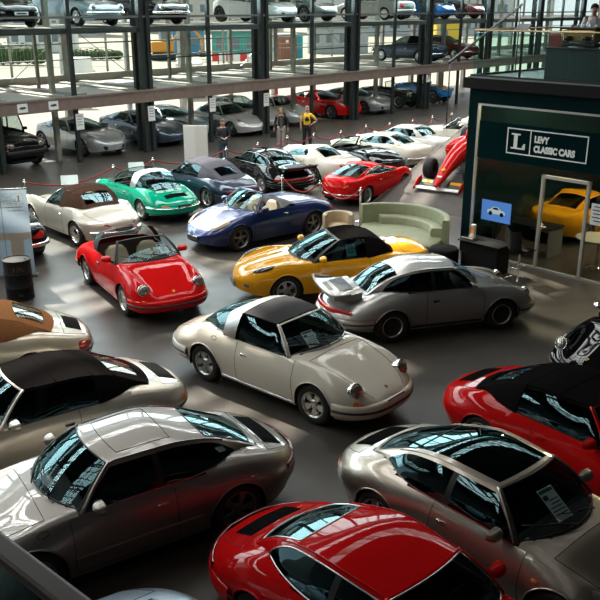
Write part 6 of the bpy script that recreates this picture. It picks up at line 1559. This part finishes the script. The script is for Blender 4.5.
TURQ = mat('turquoise', (.02, .40, .48), .6); MB().box((0, 0, 1.3), (1.3, 1.3, 2.6), bev=.05).build('container_body', TURQ, tc_); MB().box((0, 0, 2.66), (1.4, 1.4, .1), bev=.03).build('container_lid', TURQ, tc_)
RW = [mat('barrier_red', (.6, .04, .03), .6), WHITE]
def barrier(label, p, w):
    o = thing('site_barrier', label, 'barrier', p, R(6), 'red and white site barriers'); mb = MB(); n = 6
    for k in range(n): mb.box((-w/2+w*(k+.5)/n, 0, 1.1), (w/n, .08, .8), k % 2)
    mb.build('barrier_board', RW, o)
    for x in (-w*.35, w*.35): MB().box((x, 0, .35), (.12, .5, .7)).build('barrier_foot', STEELG, o)
barrier('red and white striped site barrier under the turquoise cabin roof', out(237, 86), 4.2); barrier('red and white barrier far left behind the silver grand tourer', out(84, 52), 2.0); barrier('red and white barrier outside behind the off-road car', out(46, 52), 1.6)
def cabin_box(label, p, w, h, col, rz=4):
    o = thing('site_cabin', label, 'site cabin', p, R(rz), 'site cabins outside'); m_ = mat('cabin_%s' % label.split()[0], col, .6)
    MB().box((0, 0, h/2), (w, 2.6, h), bev=.05).build('cabin_wall', m_, o); MB().box((0, 0, h+.1), (w+.3, 2.9, .2)).build('cabin_roof', STEELG, o)
    for x in np.arange(-w/2+1, w/2-.4, 1.8): MB().box((x, -1.32, h*.58), (.9, .04, h*.35)).build('cabin_window', mat('window_grey', (.14, .18, .20), .2), o)
cabin_box('turquoise site cabin outside behind the striped barrier', out(238, 104), 5.2, 3.0, (.05, .32, .27)); cabin_box('white site cabin far outside at the left', out(60, 118), 9, 3.4, (.62, .62, .60)); cabin_box('blue site cabin outside beyond the second column', out(196, 112), 4, 3.0, (.06, .22, .36)); cabin_box('yellow site cabin outside right', out(436, 110), 3.0, 4.0, (.60, .42, .03)); cabin_box('grey site cabin outside in the middle', out(335, 116), 8, 3.2, (.35, .37, .38))
dg_ = thing('excavator', 'orange excavator on the site outside', 'excavator', out(170, 100), R(20)); ORM = mat('excavator_orange', (.62, .26, .03), .6)
MB().box((0, 0, 1.5), (2.6, 2.0, 1.2), bev=.15).build('engine_body', ORM, dg_); MB().box((.5, 0, 2.6), (1.3, 1.5, 1.5), bev=.12).build('operator_cab', mat('window_grey', (.14, .18, .20), .2), dg_)
for s in (1, -1): MB().box((0, s*.9, .45), (3.0, .5, .9), bev=.3).build('track', BLACK, dg_)
MB().tube([(1.2, 0, 1.8), (3.0, 0, 4.2), (4.8, 0, 2.4), (4.9, 0, .8)], .18, 0, 6).build('digger_arm', ORM, dg_); MB().box((4.8, 0, .6), (.8, .9, .7), bev=.1).build('bucket', STEEL, dg_)
for k, (px, d, h, lab) in enumerate(((27, 70, 9, 'left of the hedge'), (118, 80, 9, 'beside the first slim column'), (176, 76, 10, 'beside the second main column'), (228, 84, 9, 'left of the turquoise site cabin'), (330, 90, 10, 'right of the portable toilet'), (376, 84, 9, 'beyond the blue-black cabriolet'))):
    o = thing('lamp_post', 'grey lamp post outside '+lab, 'lamp post', out(px, d), R(90*(k % 2)), 'lamp posts outside'); MB().tube([(0, 0, 0), (0, 0, h)], .11, 0, 8).build('pole', STEELG, o, True); MB().tube([(0, 0, h), (.5, 0, h+.15), (1.2, 0, h+.2)], .06, 0, 6).build('lamp_arm', STEELG, o, True); MB().box((1.2, 0, h+.17), (.6, .22, .1), bev=.03).build('lamp_head', WHITE, o)
def fence(label, pa, pb):
    o = thing('site_fence', label, 'fence', pa, math.atan2((pb-pa).y, (pb-pa).x), 'mesh site fences'); L = (pb-pa).length; n = int(L/3.5)
    for k in range(n): 
        mb = MB(); x0, x1 = k*3.5+.05, k*3.5+3.45; mb.tube([(x0, 0, .1), (x0, 0, 2), (x1, 0, 2), (x1, 0, .1)], .03, 0, 5, True)
        for x in np.arange(x0+.35, x1, .35): mb.tube([(x, 0, .1), (x, 0, 2)], .008, 0, 4)
        mb.build('fence_panel', GALV, o)
fence('long mesh site fence outside across the left bays', out(-20, 84), out(150, 88)); fence('long mesh site fence outside across the right bays', out(205, 94), out(420, 100))
def block(label, p, w, h, col, rz, fl):
    o = thing('office_block', label, 'building', p, R(rz), 'buildings beyond the site'); m_ = mat('facade_%d' % int(p.x), col, .8, noise=.08, scale=.3)
    MB().box((0, 0, h/2), (w, 12, h)).build('facade', m_, o); MB().box((0, 0, h+.3), (w+.6, 12.6, .6)).build('flat_roof', STEELG, o)
    for j in range(fl):
        for x in np.arange(-w/2+2.2, w/2-1, 4.0): MB().box((x, -6.02, 2.2+3.3*j), (2.2, .08, 1.7)).build('window_pane', mat('window_grey', (.14, .18, .20), .2), o)
block('pale grey building far beyond the site at the left', out(40, 190), 34, 14, (.50, .50, .48), 4, 4); block('cream building far beyond the site in the middle', out(215, 212), 36, 16, (.56, .52, .45), -3, 4); block('light building far beyond the site at the right', out(400, 200), 44, 15, (.46, .48, .49), 2, 4)
for k, (px, d, lab) in enumerate(((196, 60, 'white van parked outside behind the pale blue coupe'), (90, 64, 'white van parked outside behind the silver grand tourer'))):
    o = thing('delivery_van', lab, 'van', out(px, d), R(95), 'white vans outside'); g = [[(x, y*(1 if z < 1.2 else .88), z) for x, z in ((-2.6, .4), (-2.6, 1.3), (-2.5, 2.3), (.9, 2.3), (1.6, 1.35), (2.4, 1.15), (2.5, .4))] for y in (-.98, .98)]
    mb = MB().grid(g); mb.add([q for q in g[0]], [tuple(range(7))]); mb.add([q for q in g[1]], [tuple(range(7))]); mb.build('van_body', WHITE, o)
    mb = MB().grid([[(.98, y, 2.18), (1.62, y, 1.42)] for y in (-.8, .8)]); mb.build('windscreen', LENSD, o)
    for x in (-1.7, 1.6):
        for s in (1, -1): MB().lathe([(0, -.12), (.36, -.12), (.36, .12), (0, .12)], 20, 0, Matrix.Translation((x, s*.9, .36)) @ Matrix.Rotation(PI/2, 4, 'X')).build('wheel', RUBBER, o, True)
